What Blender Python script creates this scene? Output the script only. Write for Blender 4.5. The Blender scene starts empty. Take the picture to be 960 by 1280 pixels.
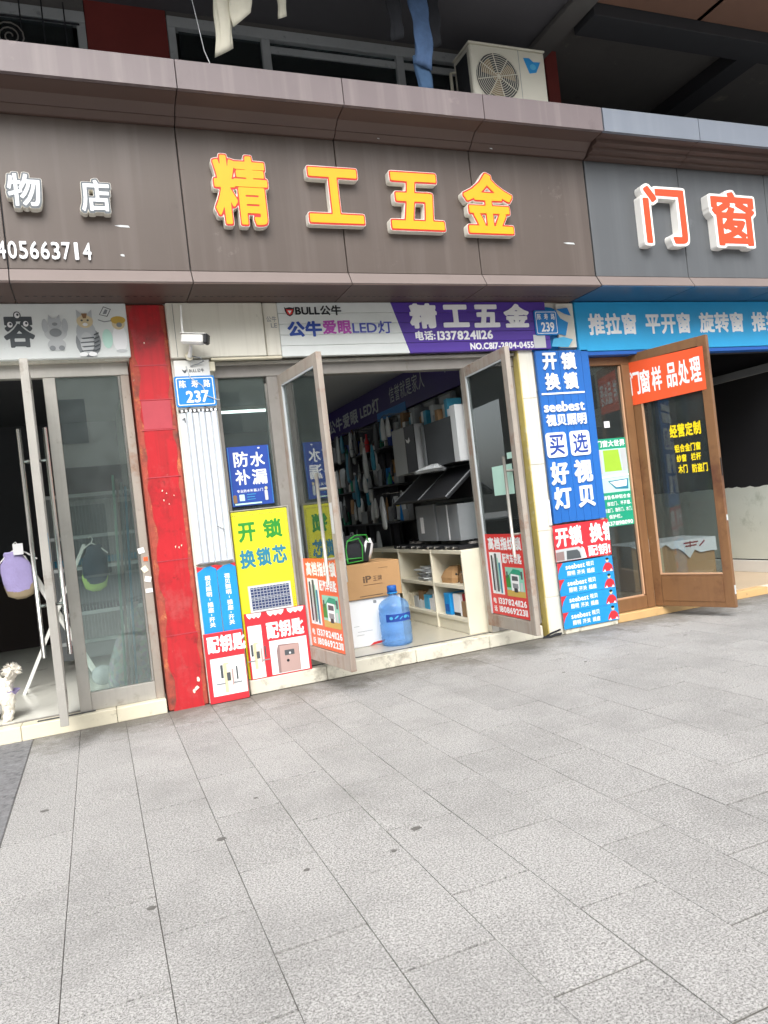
import bpy, bmesh, math, random
import numpy as np
from mathutils import Vector, Matrix
from mathutils.geometry import tessellate_polygon
random.seed(7)
S = bpy.context.scene
C = S.collection
R = math.radians

# ------------------------------------------------------------------ camera
F_PX, YAW, PIT, ROLL = 928.7, 0.373056, -0.001514, -0.112665
fw = Vector((math.sin(YAW)*math.cos(PIT), math.cos(YAW)*math.cos(PIT), math.sin(PIT)))
r0 = Vector((math.cos(YAW), -math.sin(YAW), 0)); u0 = r0.cross(fw)
rt = r0*math.cos(ROLL) + u0*math.sin(ROLL); up = -r0*math.sin(ROLL) + u0*math.cos(ROLL)
cam_d = bpy.data.cameras.new('camera'); cam = bpy.data.objects.new('camera', cam_d); C.objects.link(cam)
cam_d.sensor_fit = 'VERTICAL'; cam_d.sensor_height = 36; cam_d.lens = 36*F_PX/1280
cam_d.clip_start = .05; cam_d.clip_end = 500
m = Matrix((rt, up, -fw)).transposed().to_4x4(); m.translation = (0, -5.72, 1.29); cam.matrix_world = m
S.camera = cam
# ------------------------------------------------------------------ sky, sun, exposure (bright overcast)
SUN_EL, SUN_AZ = R(48), R(198)          # azimuth clockwise from +Y: behind the viewer, a little to the left
W = bpy.data.worlds.new('World'); S.world = W; W.use_nodes = True
nt = W.node_tree; bg = nt.nodes['Background']
sky = nt.nodes.new('ShaderNodeTexSky'); sky.sky_type = 'NISHITA'; sky.sun_disc = False
sky.sun_elevation = SUN_EL; sky.sun_rotation = SUN_AZ; sky.dust_density = 4; sky.air_density = 1.0; sky.ozone_density = 1
hs = nt.nodes.new('ShaderNodeHueSaturation'); hs.inputs['Saturation'].default_value = .22
nt.links.new(sky.outputs[0], hs.inputs['Color']); nt.links.new(hs.outputs[0], bg.inputs[0]); bg.inputs[1].default_value = .15
sl = bpy.data.lights.new('sun', 'SUN'); sl.energy = 1.3; sl.angle = R(45); sl.color = (1, .975, .94)
sun = bpy.data.objects.new('sun', sl); C.objects.link(sun)
sd = Vector((math.sin(SUN_AZ)*math.cos(SUN_EL), math.cos(SUN_AZ)*math.cos(SUN_EL), math.sin(SUN_EL)))
sun.rotation_euler = sd.to_track_quat('Z', 'Y').to_euler(); sun.location = (0, -10, 15)
S.view_settings.view_transform = 'Standard'; S.view_settings.look = 'None'
S.view_settings.gamma = 1; S.view_settings.use_curve_mapping = False
S.view_settings.exposure = 1.1
S.cycles.max_bounces = 10; S.cycles.transparent_max_bounces = 16; S.cycles.use_denoising = True

# ------------------------------------------------------------------ materials
MATS = {}
def lin(c):
    return tuple((x/12.92 if x <= .04045 else ((x+.055)/1.055)**2.4) for x in c)
def hexc(h): return lin(tuple(int(h[i:i+2], 16)/255 for i in (0, 2, 4)))
def M(name, col, rough=.6, var=.12, scale=5., metal=0., bump=0., bscale=60., dirt=None, spec=.5, rnd=0., trans=0., coat=0., streak=None):
    """procedural surface: base colour with mottling, optional dirt/rust patches (colour, amount 0-1, scale), bump, per-object variation"""
    if name in MATS: return MATS[name]
    mt = bpy.data.materials.new(name); mt.use_nodes = True; t = mt.node_tree; N = t.nodes; L = t.links
    b = N['Principled BSDF']; b.inputs['Roughness'].default_value = rough; b.inputs['Metallic'].default_value = metal
    b.inputs['Specular IOR Level'].default_value = spec
    if trans: b.inputs['Transmission Weight'].default_value = trans
    if coat: b.inputs['Coat Weight'].default_value = coat; b.inputs['Coat Roughness'].default_value = .15
    g = N.new('ShaderNodeNewGeometry')
    n1 = N.new('ShaderNodeTexNoise'); n1.inputs['Scale'].default_value = scale; n1.inputs['Detail'].default_value = 6; n1.inputs['Roughness'].default_value = .65
    L.new(g.outputs['Position'], n1.inputs['Vector'])
    mx = N.new('ShaderNodeMix'); mx.data_type = 'RGBA'
    mx.inputs[6].default_value = tuple(max(0, c*(1-var*1.6)) for c in col)+(1,); mx.inputs[7].default_value = tuple(min(1, c*(1+var*1.6)) for c in col)+(1,)
    L.new(n1.outputs['Fac'], mx.inputs[0]); out = mx.outputs[2]
    if rnd:
        oi = N.new('ShaderNodeObjectInfo'); mr = N.new('ShaderNodeMapRange'); mr.inputs[3].default_value = 1-rnd; mr.inputs[4].default_value = 1+rnd
        L.new(oi.outputs['Random'], mr.inputs[0]); hv = N.new('ShaderNodeHueSaturation'); L.new(mr.outputs[0], hv.inputs['Value']); L.new(out, hv.inputs['Color']); out = hv.outputs[0]
    ds = dirt if isinstance(dirt, list) else ([dirt] if dirt else [])
    for (dc, am, dsc) in ds:
        n2 = N.new('ShaderNodeTexNoise'); n2.inputs['Scale'].default_value = dsc; n2.inputs['Detail'].default_value = 9; n2.inputs['Roughness'].default_value = .7
        mp = N.new('ShaderNodeMapping'); mp.inputs['Location'].default_value = (dsc*3.1, am*17, 5.3); L.new(g.outputs['Position'], mp.inputs[0]); L.new(mp.outputs[0], n2.inputs['Vector'])
        rp = N.new('ShaderNodeValToRGB'); e = rp.color_ramp.elements; th = .72-.36*am; e[0].position = th; e[1].position = min(1, th+.16)
        L.new(n2.outputs['Fac'], rp.inputs[0]); m2 = N.new('ShaderNodeMix'); m2.data_type = 'RGBA'; L.new(rp.outputs[0], m2.inputs[0]); L.new(out, m2.inputs[6]); m2.inputs[7].default_value = tuple(dc)+(1,); out = m2.outputs[2]
    if streak:            # rain streaks: noise drawn out along the vertical
        sc_, am, cc_ = streak; mp = N.new('ShaderNodeMapping'); mp.inputs['Scale'].default_value = (sc_, sc_, sc_*.035); L.new(g.outputs['Position'], mp.inputs[0])
        n4 = N.new('ShaderNodeTexNoise'); n4.inputs['Scale'].default_value = 1; n4.inputs['Detail'].default_value = 5; L.new(mp.outputs[0], n4.inputs['Vector'])
        r4 = N.new('ShaderNodeMapRange'); r4.inputs[1].default_value = .5; r4.inputs[2].default_value = .75; r4.inputs[4].default_value = am; L.new(n4.outputs['Fac'], r4.inputs[0])
        m4 = N.new('ShaderNodeMix'); m4.data_type = 'RGBA'; L.new(r4.outputs[0], m4.inputs[0]); L.new(out, m4.inputs[6]); m4.inputs[7].default_value = tuple(cc_)+(1,); out = m4.outputs[2]
    L.new(out, b.inputs['Base Color'])
    if bump:
        n3 = N.new('ShaderNodeTexNoise'); n3.inputs['Scale'].default_value = bscale; n3.inputs['Detail'].default_value = 4; L.new(g.outputs['Position'], n3.inputs['Vector'])
        bp = N.new('ShaderNodeBump'); bp.inputs['Strength'].default_value = bump; bp.inputs['Distance'].default_value = .01; L.new(n3.outputs['Fac'], bp.inputs['Height']); L.new(bp.outputs[0], b.inputs['Normal'])
    MATS[name] = mt; return mt
def print_m(name, h, rough=.45): c = hexc(h); return M(name, c, rough, .07, 4, bump=.05, bscale=7, dirt=(tuple(x*.72+.06 for x in c), .24, 5))
def glass_m(name, tint, rough=.0, ior=1.5):
    mt = bpy.data.materials.new(name); mt.use_nodes = True; t = mt.node_tree; N = t.nodes; L = t.links; N.clear()
    o = N.new('ShaderNodeOutputMaterial'); tr = N.new('ShaderNodeBsdfTransparent'); tr.inputs[0].default_value = tuple(tint)+(1,)
    gl = N.new('ShaderNodeBsdfGlossy'); gl.inputs['Roughness'].default_value = .01; gl.inputs[0].default_value = (.95, 1, .99, 1)
    df = N.new('ShaderNodeBsdfDiffuse'); df.inputs[0].default_value = (.45, .52, .52, 1)
    fr = N.new('ShaderNodeFresnel'); fr.inputs[0].default_value = ior
    g = N.new('ShaderNodeNewGeometry'); nz = N.new('ShaderNodeTexNoise'); nz.inputs['Scale'].default_value = 9; nz.inputs['Detail'].default_value = 10; L.new(g.outputs['Position'], nz.inputs['Vector'])
    mr = N.new('ShaderNodeMapRange'); mr.inputs[1].default_value = .35; mr.inputs[2].default_value = .8; mr.inputs[3].default_value = .02+rough*.35; mr.inputs[4].default_value = .02+rough*.65; L.new(nz.outputs['Fac'], mr.inputs[0])
    m1 = N.new('ShaderNodeMixShader'); L.new(mr.outputs[0], m1.inputs[0]); L.new(tr.outputs[0], m1.inputs[1]); L.new(df.outputs[0], m1.inputs[2])
    m2 = N.new('ShaderNodeMixShader'); L.new(fr.outputs[0], m2.inputs[0]); L.new(m1.outputs[0], m2.inputs[1]); L.new(gl.outputs[0], m2.inputs[2]); L.new(m2.outputs[0], o.inputs[0])
    MATS[name] = mt; return mt
def granite_m(name, base, dark, rough=.75, bump=.25, stain=.35):
    mt = bpy.data.materials.new(name); mt.use_nodes = True; t = mt.node_tree; N = t.nodes; L = t.links; b = N['Principled BSDF']
    g = N.new('ShaderNodeNewGeometry'); P = g.outputs['Position']
    def noise(sc, det=3, ro=.6):
        n = N.new('ShaderNodeTexNoise'); n.inputs['Scale'].default_value = sc; n.inputs['Detail'].default_value = det; n.inputs['Roughness'].default_value = ro; L.new(P, n.inputs['Vector']); return n.outputs['Fac']
    def ramp(src, a, bb):
        r = N.new('ShaderNodeMapRange'); r.inputs[1].default_value = a; r.inputs[2].default_value = bb; L.new(src, r.inputs[0]); return r.outputs[0]
    def mix(f, c1, c2, blend='MIX'):
        x = N.new('ShaderNodeMix'); x.data_type = 'RGBA'; x.blend_type = blend; L.new(f, x.inputs[0]) if not isinstance(f, float) else setattr(x.inputs[0], 'default_value', f)
        for i, c in ((6, c1), (7, c2)):
            if isinstance(c, tuple): x.inputs[i].default_value = c+(1,)
            else: L.new(c, x.inputs[i])
        return x.outputs[2]
    lt = tuple(min(1, c*1.5) for c in base)
    c = mix(ramp(noise(125, 2), .42, .58), base, lt)
    c = mix(ramp(noise(135, 4, .8), .52, .60), c, dark)
    c = mix(ramp(noise(230, 2), .60, .67), c, tuple(x*.45 for x in dark))
    oi = N.new('ShaderNodeObjectInfo'); mr = N.new('ShaderNodeMapRange'); mr.inputs[3].default_value = .955; mr.inputs[4].default_value = 1.045; L.new(oi.outputs['Random'], mr.inputs[0])
    hv = N.new('ShaderNodeHueSaturation'); L.new(mr.outputs[0], hv.inputs['Value']); L.new(c, hv.inputs['Color']); c = hv.outputs[0]
    c = mix(ramp(noise(1.1, 8, .75), .46, .70), c, mix(.42, c, tuple(x*.42 for x in base)))
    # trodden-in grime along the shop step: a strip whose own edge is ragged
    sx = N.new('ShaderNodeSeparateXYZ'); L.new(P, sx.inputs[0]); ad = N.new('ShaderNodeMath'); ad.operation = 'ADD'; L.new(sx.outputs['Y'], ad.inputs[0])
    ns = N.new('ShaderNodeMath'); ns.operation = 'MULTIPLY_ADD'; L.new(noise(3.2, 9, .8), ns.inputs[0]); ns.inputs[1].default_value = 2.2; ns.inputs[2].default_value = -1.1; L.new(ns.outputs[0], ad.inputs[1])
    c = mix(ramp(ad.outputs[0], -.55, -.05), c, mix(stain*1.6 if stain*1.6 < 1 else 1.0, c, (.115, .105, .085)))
    c = mix(ramp(noise(6.5, 7, .75), .63, .72), c, mix(.4, c, tuple(x*.3 for x in base)))
    L.new(c, b.inputs['Base Color']); b.inputs['Roughness'].default_value = rough
    bp = N.new('ShaderNodeBump'); bp.inputs['Strength'].default_value = bump; bp.inputs['Distance'].default_value = .004; L.new(noise(140, 4), bp.inputs['Height']); L.new(bp.outputs[0], b.inputs['Normal'])
    MATS[name] = mt; return mt
granite_m('granite', (.300, .295, .286), (.130, .127, .122), bump=.2, stain=.5)
M('rough_granite', (.17, .17, .175), .9, .45, 30, bump=1.0, bscale=22, dirt=[((.07, .07, .072), .5, 16), ((.28, .28, .28), .35, 40)])
M('grout', (.105, .10, .09), .95, .3, 20)
M('trim_yellow', hexc('c9b66a'), .6, .15, 8, dirt=[(hexc('d8d2bd'), .45, 4), (hexc('8a7c4c'), .3, 9)])
M('strip_white', hexc('d6dbe0'), .35, .04, 6); M('strip_blue', hexc('c3cbd6'), .35, .05, 6)
M('gum', hexc('615f5c'), .8, .3, 40)
M('ground_far', (.26, .26, .26), .9, .2, 3)
M('brown_panel', hexc('574d47'), .42, .09, 1.6, bump=.16, bscale=1.6, dirt=[(hexc('857b76'), .2, 2.2), (hexc('463d3a'), .2, 1.3), (hexc('9a918c'), .08, 14)], spec=.45, streak=(11, .22, hexc('7d736e')))
M('band_panel', hexc('706566'), .45, .08, 2, dirt=[(hexc('5b5150'), .3, 3), (hexc('8b807e'), .2, 5)], streak=(13, .45, hexc('8f8683')))
M('brown_ledge', hexc('766b67'), .5, .08, 3, dirt=[(hexc('6a605b'), .35, 6), (hexc('a39a94'), .2, 4)])
M('brown_dark', hexc('56453f'), .5, .08, 2)
M('grey_panel', hexc('55585b'), .38, .07, 1.6, bump=.04, bscale=3, dirt=(hexc('6b6e70'), .2, 2.5), streak=(10, .2, hexc('717578')))
M('grey_band', hexc('747b86'), .4, .06, 2, streak=(9, .3, hexc('878e98')))
M('sealant', hexc('4b565f'), .7, .25, 15)
M('soffit_blue', hexc('244c70'), .3, .1, 2)
M('letter_side', hexc('e6e2d6'), .5, .06, 8, dirt=((.3, .26, .2), .25, 14))
M('letter_yellow', hexc('e3a50a'), .35, .05, 6); M('letter_red', hexc('c4281c'), .4, .08, 6); M('letter_white', hexc('e8ecf0'), .4, .03, 6)
M('letter_orange', hexc('e0481c'), .35, .06, 6); M('letter_rim', hexc('f5f3ee'), .4, .03, 6); M('letter_charcoal', hexc('5b6166'), .4, .05, 6)
M('red_paint', hexc('b8282f'), .34, .16, 2.2, bump=.10, bscale=9, dirt=[(hexc('7a2b2a'), .60, 1.7), (hexc('b5504f'), .45, 3.0), (hexc('5a2824'), .42, 7), (hexc('c08a80'), .22, 18)], streak=(30, .5, hexc('8e2b2b')))
M('red_faded', hexc('b0424c'), .45, .12, 5, dirt=(hexc('a8323a'), .4, 6))
M('red_edge', hexc('a3493a'), .8, .25, 9, bump=.6, bscale=30, dirt=[(hexc('cf7d4e'), .5, 9), (hexc('5c3a33'), .5, 3.5), (hexc('c9b49a'), .2, 20)])
M('cream_wall', hexc('dfdccf'), .5, .05, 3, streak=(24, .4, hexc('b5b0a0')), dirt=[(hexc('8f8b7c'), .22, 5), (hexc('6b665a'), .12, 16)])
M('cream_tile', hexc('ddd6bf'), .35, .07, 4, dirt=[(hexc('b3ab95'), .4, 3), (hexc('857e6b'), .25, 8)])
M('step_stone', hexc('d6d2c2'), .5, .07, 5, bump=.05, dirt=[(hexc('8d8778'), .55, 3), (hexc('6a6558'), .40, 7), (hexc('54503f'), .2, 20)])
M('tan_stone', hexc('c9a673'), .5, .1, 6, dirt=(hexc('8f744c'), .3, 8))
M('floor_beige', hexc('bda88d'), .3, .07, 3, dirt=(hexc('94836c'), .3, 4))
M('floor_tile', hexc('b9b4a4'), .22, .06, 2, dirt=(hexc('7e7a70'), .35, 5))
M('floor_light', hexc('dddcd2'), .2, .05, 1.5, dirt=(hexc('96948a'), .3, 3))
M('steel', hexc('bab7b0'), .32, .16, 3, metal=.4, bump=.03, bscale=120, streak=(60, .12, hexc('8d867c')), dirt=[(hexc('857a6c'), .38, 3.5), (hexc('d8d6d0'), .3, 5), (hexc('6a5848'), .2, 15)])
M('steel_dull', hexc('8c8883'), .45, .14, 7, metal=.2, dirt=[(hexc('5a4a3c'), .34, 6), (hexc('8a5a3c'), .16, 14)])
M('steel_rust', hexc('a59c92'), .46, .16, 4, metal=.12, streak=(14, .5, hexc('7a5a45')), dirt=[(hexc('8a5d42'), .52, 2.6), (hexc('a39c94'), .35, 5), (hexc('5d4433'), .26, 14)])
M('steel_bright', hexc('c4c2bd'), .22, .06, 9, metal=.9)
M('brown_frame', hexc('846040'), .42, .14, 3, metal=.15, bump=.05, dirt=[(hexc('5f3a2b'), .5, 1.6), (hexc('a88a66'), .25, 5)], streak=(18, .4, hexc('6b4632')))
M('brown_light', hexc('c29a7b'), .4, .08, 6)
M('white_plastic', hexc('e6e6e2'), .4, .03, 5, dirt=(hexc('a9a598'), .14, 9)); M('white_paint', hexc('dddcd6'), .5, .05, 5)
M('ac_white', hexc('d8d5c6'), .45, .05, 4, dirt=[(hexc('a29a82'), .3, 5), (hexc('6f6857'), .12, 12)])
M('black_plastic', hexc('1b1c1f'), .4, .15, 9); M('dark_grey', hexc('3a3d40'), .5, .12, 6); M('mid_grey', hexc('7e8285'), .45, .08, 6)
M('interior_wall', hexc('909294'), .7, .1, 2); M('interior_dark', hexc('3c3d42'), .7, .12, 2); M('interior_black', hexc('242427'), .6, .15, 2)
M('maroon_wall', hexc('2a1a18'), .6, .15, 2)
M('ceiling_white', hexc('b5b8ba'), .8, .05, 1.5)
M('upper_red', hexc('7a2f2a'), .7, .15, 2.5, dirt=(hexc('4a2220'), .3, 4)); M('concrete_dark', hexc('5c5a58'), .85, .12, 2, dirt=[(hexc('8d867b'), .3, 2.2), (hexc('3b3a39'), .3, 3)])
M('soffit_grey', hexc('57565a'), .8, .1, 1.6); M('window_white', hexc('aeb2b4'), .5, .08, 8, dirt=(hexc('6d7174'), .4, 12))
M('dark_loggia', hexc('2c2d31'), .8, .1, 2); M('soffit_brown', hexc('7a5c4d'), .55, .06, 2)
M('cardboard', hexc('b58e62'), .8, .07, 6, bump=.06, bscale=30, dirt=(hexc('94714b'), .2, 5)); M('carton_dark', hexc('8f7150'), .8, .08, 6)
M('paper_white', hexc('e9eaec'), .65, .03, 5); M('plastic_film', hexc('c9ced0'), .10, .15, 20, bump=.6, bscale=40)
M('shelf_cream', hexc('ded8c4'), .5, .06, 5, dirt=(hexc('a29a7e'), .2, 7))
M('denim', hexc('4b658a'), .9, .30, 12, bump=.5, bscale=25); M('denim_dark', hexc('3c5878'), .9, .2, 9, bump=.5, bscale=25)
M('cloth_white', hexc('d6d2c0'), .9, .08, 7, bump=.5, bscale=18); M('cloth_dark', hexc('24262b'), .9, .2, 8, bump=.5, bscale=20)
M('vest_purple', hexc('a79ccc'), .85, .1, 14, bump=.5, bscale=60); M('vest_green', hexc('a9c66c'), .85, .1, 10, bump=.4); M('vest_navy', hexc('33414f'), .85, .12, 10, bump=.4); M('vest_tan', hexc('9c8c72'), .85, .12, 10)
M('fur', hexc('e9e3d8'), .95, .1, 30, bump=1.0, bscale=90)
for nm, h in (('p_blue', '1f5fb4'), ('p_royal', '2166b6'), ('p_navy', '26479c'), ('p_sky', '1e90d4'), ('p_cyan', '2aa4dc'), ('p_purple', '54389c'), ('p_white', 'f2f3f4'), ('p_offwhite', 'dfe4e2'), ('p_red', 'dc3a38'), ('p_scarlet', 'd0303a'), ('p_orange', 'f0683c'), ('p_orangered', 'ea5a2f'), ('p_yellow', 'e3df2c'), ('p_decal_yellow', 'f2d713'), ('p_green', '2f8f34'), ('p_teal', '1d9a78'), ('p_bluegreen', '2b7f9c'), ('p_ltblue', '4fb0dc'), ('p_black', '20242a'), ('p_grey', '8b9093'), ('p_dkgrey', '4e5458'), ('p_ltgrey', 'c5c9ca'), ('p_indigo', '4450ac'), ('p_magenta', 'b64fb0'), ('p_cream', 'efe6cf'), ('p_tan', 'b49a94'), ('p_tan2', '8f7a78'), ('p_brown', '8a6a4c'), ('p_sand', 'd7c7a2'), ('p_mint', '8fd0b8'), ('p_grass', '9ec63e'), ('p_maroon', '9c2a32'), ('p_palegreen', 'bfe6d8'), ('p_silver', 'b9bec1'), ('p_gold', 'c9a84f'), ('p_mark', '6b5440'), ('p_banner', '3c2b74'), ('p_ink', '6f7a72'), ('p_plate', '1c7fcb')):
    print_m(nm, h)
M('solar_cell', hexc('39466b'), .2, .15, 30, spec=.6)
M('paint_wash', hexc('d3dad2'), .6, .08, 1.6, dirt=[(hexc('a9b4a8'), .4, 2.3), (hexc('6b746c'), .30, 3.5)])
M('lamp_glow', (1, 1, 1), .5, 0)
_b = MATS['lamp_glow'].node_tree.nodes['Principled BSDF']; _b.inputs['Emission Color'].default_value = (.92, 1, 1, 1); _b.inputs['Emission Strength'].default_value = 1.3
glass_m('glass', (.84, .93, .91), .10); glass_m('glass_green', (.86, .96, .93), .08, 2.1); glass_m('glass_dark', (.58, .63, .63), .06); glass_m('glass_veil', (.86, .96, .93), .20, 2.0); glass_m('window_dark', (.35, .40, .42), .03)  # left pane's grey diffuse veil stands in for pale street reflections
def bottle_m():
    mt = bpy.data.materials.new('bottle_blue'); mt.use_nodes = True; N = mt.node_tree.nodes; L = mt.node_tree.links; N.clear()
    o = N.new('ShaderNodeOutputMaterial'); tr = N.new('ShaderNodeBsdfTransparent'); tr.inputs[0].default_value = (.66, .84, 1, 1)
    df = N.new('ShaderNodeBsdfPrincipled'); df.inputs['Base Color'].default_value = (.26, .48, .86, 1); df.inputs['Roughness'].default_value = .08
    nz = N.new('ShaderNodeTexNoise'); nz.inputs['Scale'].default_value = 6; mr = N.new('ShaderNodeMapRange'); mr.inputs[3].default_value = .18; mr.inputs[4].default_value = .42; L.new(nz.outputs['Fac'], mr.inputs[0])
    mx = N.new('ShaderNodeMixShader'); L.new(mr.outputs[0], mx.inputs[0]); L.new(tr.outputs[0], mx.inputs[1]); L.new(df.outputs[0], mx.inputs[2]); L.new(mx.outputs[0], o.inputs[0]); MATS['bottle_blue'] = mt
bottle_m()
def film_m():
    mt = bpy.data.materials.new('bag_film'); mt.use_nodes = True; N = mt.node_tree.nodes; L = mt.node_tree.links; b = N['Principled BSDF']
    v = N.new('ShaderNodeTexVoronoi'); v.inputs['Scale'].default_value = 28; g = N.new('ShaderNodeNewGeometry'); L.new(g.outputs['Position'], v.inputs['Vector'])
    h = N.new('ShaderNodeHueSaturation'); h.inputs['Saturation'].default_value = .42; h.inputs['Value'].default_value = .75; L.new(v.outputs['Color'], h.inputs['Color'])
    mx = N.new('ShaderNodeMix'); mx.data_type = 'RGBA'; mx.inputs[0].default_value = .5; mx.inputs[7].default_value = (.55, .6, .6, 1); L.new(h.outputs[0], mx.inputs[6]); L.new(mx.outputs[2], b.inputs['Base Color'])
    bp = N.new('ShaderNodeBump'); bp.inputs['Strength'].default_value = .8; L.new(v.outputs['Distance'], bp.inputs['Height']); L.new(bp.outputs[0], b.inputs['Normal']); b.inputs['Roughness'].default_value = .25; MATS['bag_film'] = mt
film_m()

# ------------------------------------------------------------------ object helpers
XF = {}          # object name -> matrix of its thing's root (world)
def setp(o, label=None, cat=None, group=None, kind=None):
    for k, v in (('label', label), ('category', cat), ('group', group), ('kind', kind)):
        if v: o[k] = v
    return o
def thing(name, label, cat, loc, rz=0., group=None):
    o = bpy.data.objects.new(name, None); C.objects.link(o); o.location = loc; o.rotation_euler = (0, 0, rz); o.empty_display_size = .1
    XF[o.name] = Matrix.Translation(loc) @ Matrix.Rotation(rz, 4, 'Z'); return setp(o, label, cat, group)
def mesh(name, vs, fs, mat, parent=None, local=False, smooth=False, origin=None):
    """one mesh object; vertices in world coordinates unless local (then in the frame of the thing that owns it)"""
    vs = [Vector(v) for v in vs]
    if parent is not None:
        X = XF[parent.name]
        if not local: Xi = X.inverted(); vs = [Xi @ v for v in vs]
        loc = None
    else:
        if origin is None:
            lo = [min(v[i] for v in vs) for i in range(3)]; hi = [max(v[i] for v in vs) for i in range(3)]
            origin = Vector(((lo[0]+hi[0])/2, (lo[1]+hi[1])/2, lo[2]))
        loc = Vector(origin); vs = [v-loc for v in vs]; X = Matrix.Translation(loc)
    me = bpy.data.meshes.new(name); me.from_pydata([tuple(v) for v in vs], [], fs); me.update()
    mats = mat if isinstance(mat, (list, tuple)) else [mat]
    for a in mats: me.materials.append(MATS[a])
    if smooth:
        for p in me.polygons: p.use_smooth = True
    o = bpy.data.objects.new(name, me); C.objects.link(o)
    if parent is not None: o.parent = parent
    else: o.location = loc
    XF[o.name] = X; return o
BF = [(0, 3, 2, 1), (4, 5, 6, 7), (0, 1, 5, 4), (1, 2, 6, 5), (2, 3, 7, 6), (3, 0, 4, 7)]
def bev(vs, fs, b):
    bm = bmesh.new(); vv = [bm.verts.new(v) for v in vs]
    for f in fs: bm.faces.new([vv[i] for i in f])
    bmesh.ops.bevel(bm, geom=list(bm.edges), offset=b, segments=1, affect='EDGES', clamp_overlap=True)
    bm.verts.index_update(); r = [v.co.copy() for v in bm.verts], [[v.index for v in f.verts] for f in bm.faces]; bm.free(); return r
def boxd(x0, x1, y0, y1, z0, z1, b=0.):
    vs = [Vector(p) for p in ((x0, y0, z0), (x1, y0, z0), (x1, y1, z0), (x0, y1, z0), (x0, y0, z1), (x1, y0, z1), (x1, y1, z1), (x0, y1, z1))]
    return bev(vs, BF, b) if b else (vs, [list(f) for f in BF])
def bx(name, x0, x1, y0, y1, z0, z1, mat, parent=None, b=.003, local=False):
    vs, fs = boxd(x0, x1, y0, y1, z0, z1, b); return mesh(name, vs, fs, mat, parent, local)
class MB:
    def __init__(s): s.v = []; s.f = []
    def add(s, d):
        n = len(s.v); s.v += [Vector(v) for v in d[0]]; s.f += [[i+n for i in f] for f in d[1]]; return s
    def box(s, *a, b=0.): return s.add(boxd(*a, b=b))
    def build(s, name, mat, parent=None, local=False, smooth=False): return mesh(name, s.v, s.f, mat, parent, local, smooth)
def prism_x(prof, x0, x1):
    n = len(prof); vs = [Vector((x0, p[0], p[1])) for p in prof]+[Vector((x1, p[0], p[1])) for p in prof]
    return vs, [[i, (i+1) % n, n+(i+1) % n, n+i] for i in range(n)]+[list(range(n))[::-1], list(range(n, 2*n))]
def prism_y(prof, y0, y1):        # profile in x,z
    n = len(prof); vs = [Vector((p[0], y0, p[1])) for p in prof]+[Vector((p[0], y1, p[1])) for p in prof]
    return vs, [[i, n+i, n+(i+1) % n, (i+1) % n] for i in range(n)]+[list(range(n)), list(range(n, 2*n))[::-1]]
def tubed(pts, r, n=8, cap=True):
    pts = [Vector(p) for p in pts]; vs = []; fs = []
    rr = r if isinstance(r, (list, tuple)) else [r]*len(pts); ref = None
    for i, p in enumerate(pts):
        d = (pts[min(i+1, len(pts)-1)]-pts[max(i-1, 0)]).normalized()
        if ref is None: ref = Vector((0, 0, 1)) if abs(d.z) < .9 else Vector((1, 0, 0))
        a = d.cross(ref).normalized(); b = a.cross(d).normalized(); ref = b
        for k in range(n):
            t = 2*math.pi*k/n; vs.append(p+(a*math.cos(t)+b*math.sin(t))*rr[i])
    for i in range(len(pts)-1):
        for k in range(n): fs.append([i*n+k, i*n+(k+1) % n, (i+1)*n+(k+1) % n, (i+1)*n+k])
    if cap: fs += [list(range(n)), list(range((len(pts)-1)*n, len(pts)*n))[::-1]]
    return vs, fs
def tube(name, pts, r, mat, parent=None, n=8, local=False): return mesh(name, *tubed(pts, r, n), mat, parent, local, smooth=True)
def bar(p, q, w, t):
    """rectangular bar from p to q, w wide and t thick"""
    p = Vector(p); q = Vector(q); d = (q-p).normalized(); ref = Vector((0, 1, 0)) if abs(d.y) < .9 else Vector((0, 0, 1)); a = d.cross(ref).normalized()*w/2; b = d.cross(a).normalized()*t/2
    return [p-a-b, p+a-b, p+a+b, p-a+b, q-a-b, q+a-b, q+a+b, q-a+b], [list(f) for f in BF]
def loftd(rows, n=20, cap=(True, True), wob=0., seed=1, sq=2.):
    """stacked (super)ellipses: rows of (x, y, z, rx, ry)"""
    rg = random.Random(seed); vs = []; fs = []; ph = [rg.random()*6.28 for _ in range(4)]
    for j, (cx, cy, cz, rx, ry) in enumerate(rows):
        for k in range(n):
            t = 2*math.pi*k/n; c, s = math.cos(t), math.sin(t)
            f = 1+wob*(math.sin(3*t+ph[0]+j*.18)+.6*math.sin(5*t+ph[1]-j*.25)+.5*math.sin(2*t+ph[2]+j*.6)+.35*math.sin(9*t+ph[3]+j*.3))
            vs.append(Vector((cx+rx*f*math.copysign(abs(c)**(2/sq), c), cy+ry*f*math.copysign(abs(s)**(2/sq), s), cz)))
    for j in range(len(rows)-1):
        for k in range(n): fs.append([j*n+k, j*n+(k+1) % n, (j+1)*n+(k+1) % n, (j+1)*n+k])
    if cap[0]: fs.append(list(range(n))[::-1])
    if cap[1]: fs.append(list(range((len(rows)-1)*n, len(rows)*n)))
    return vs, fs
def loft(name, rows, mat, parent=None, local=False, **k): return mesh(name, *loftd(rows, **k), mat, parent, local, smooth=True)
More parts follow.
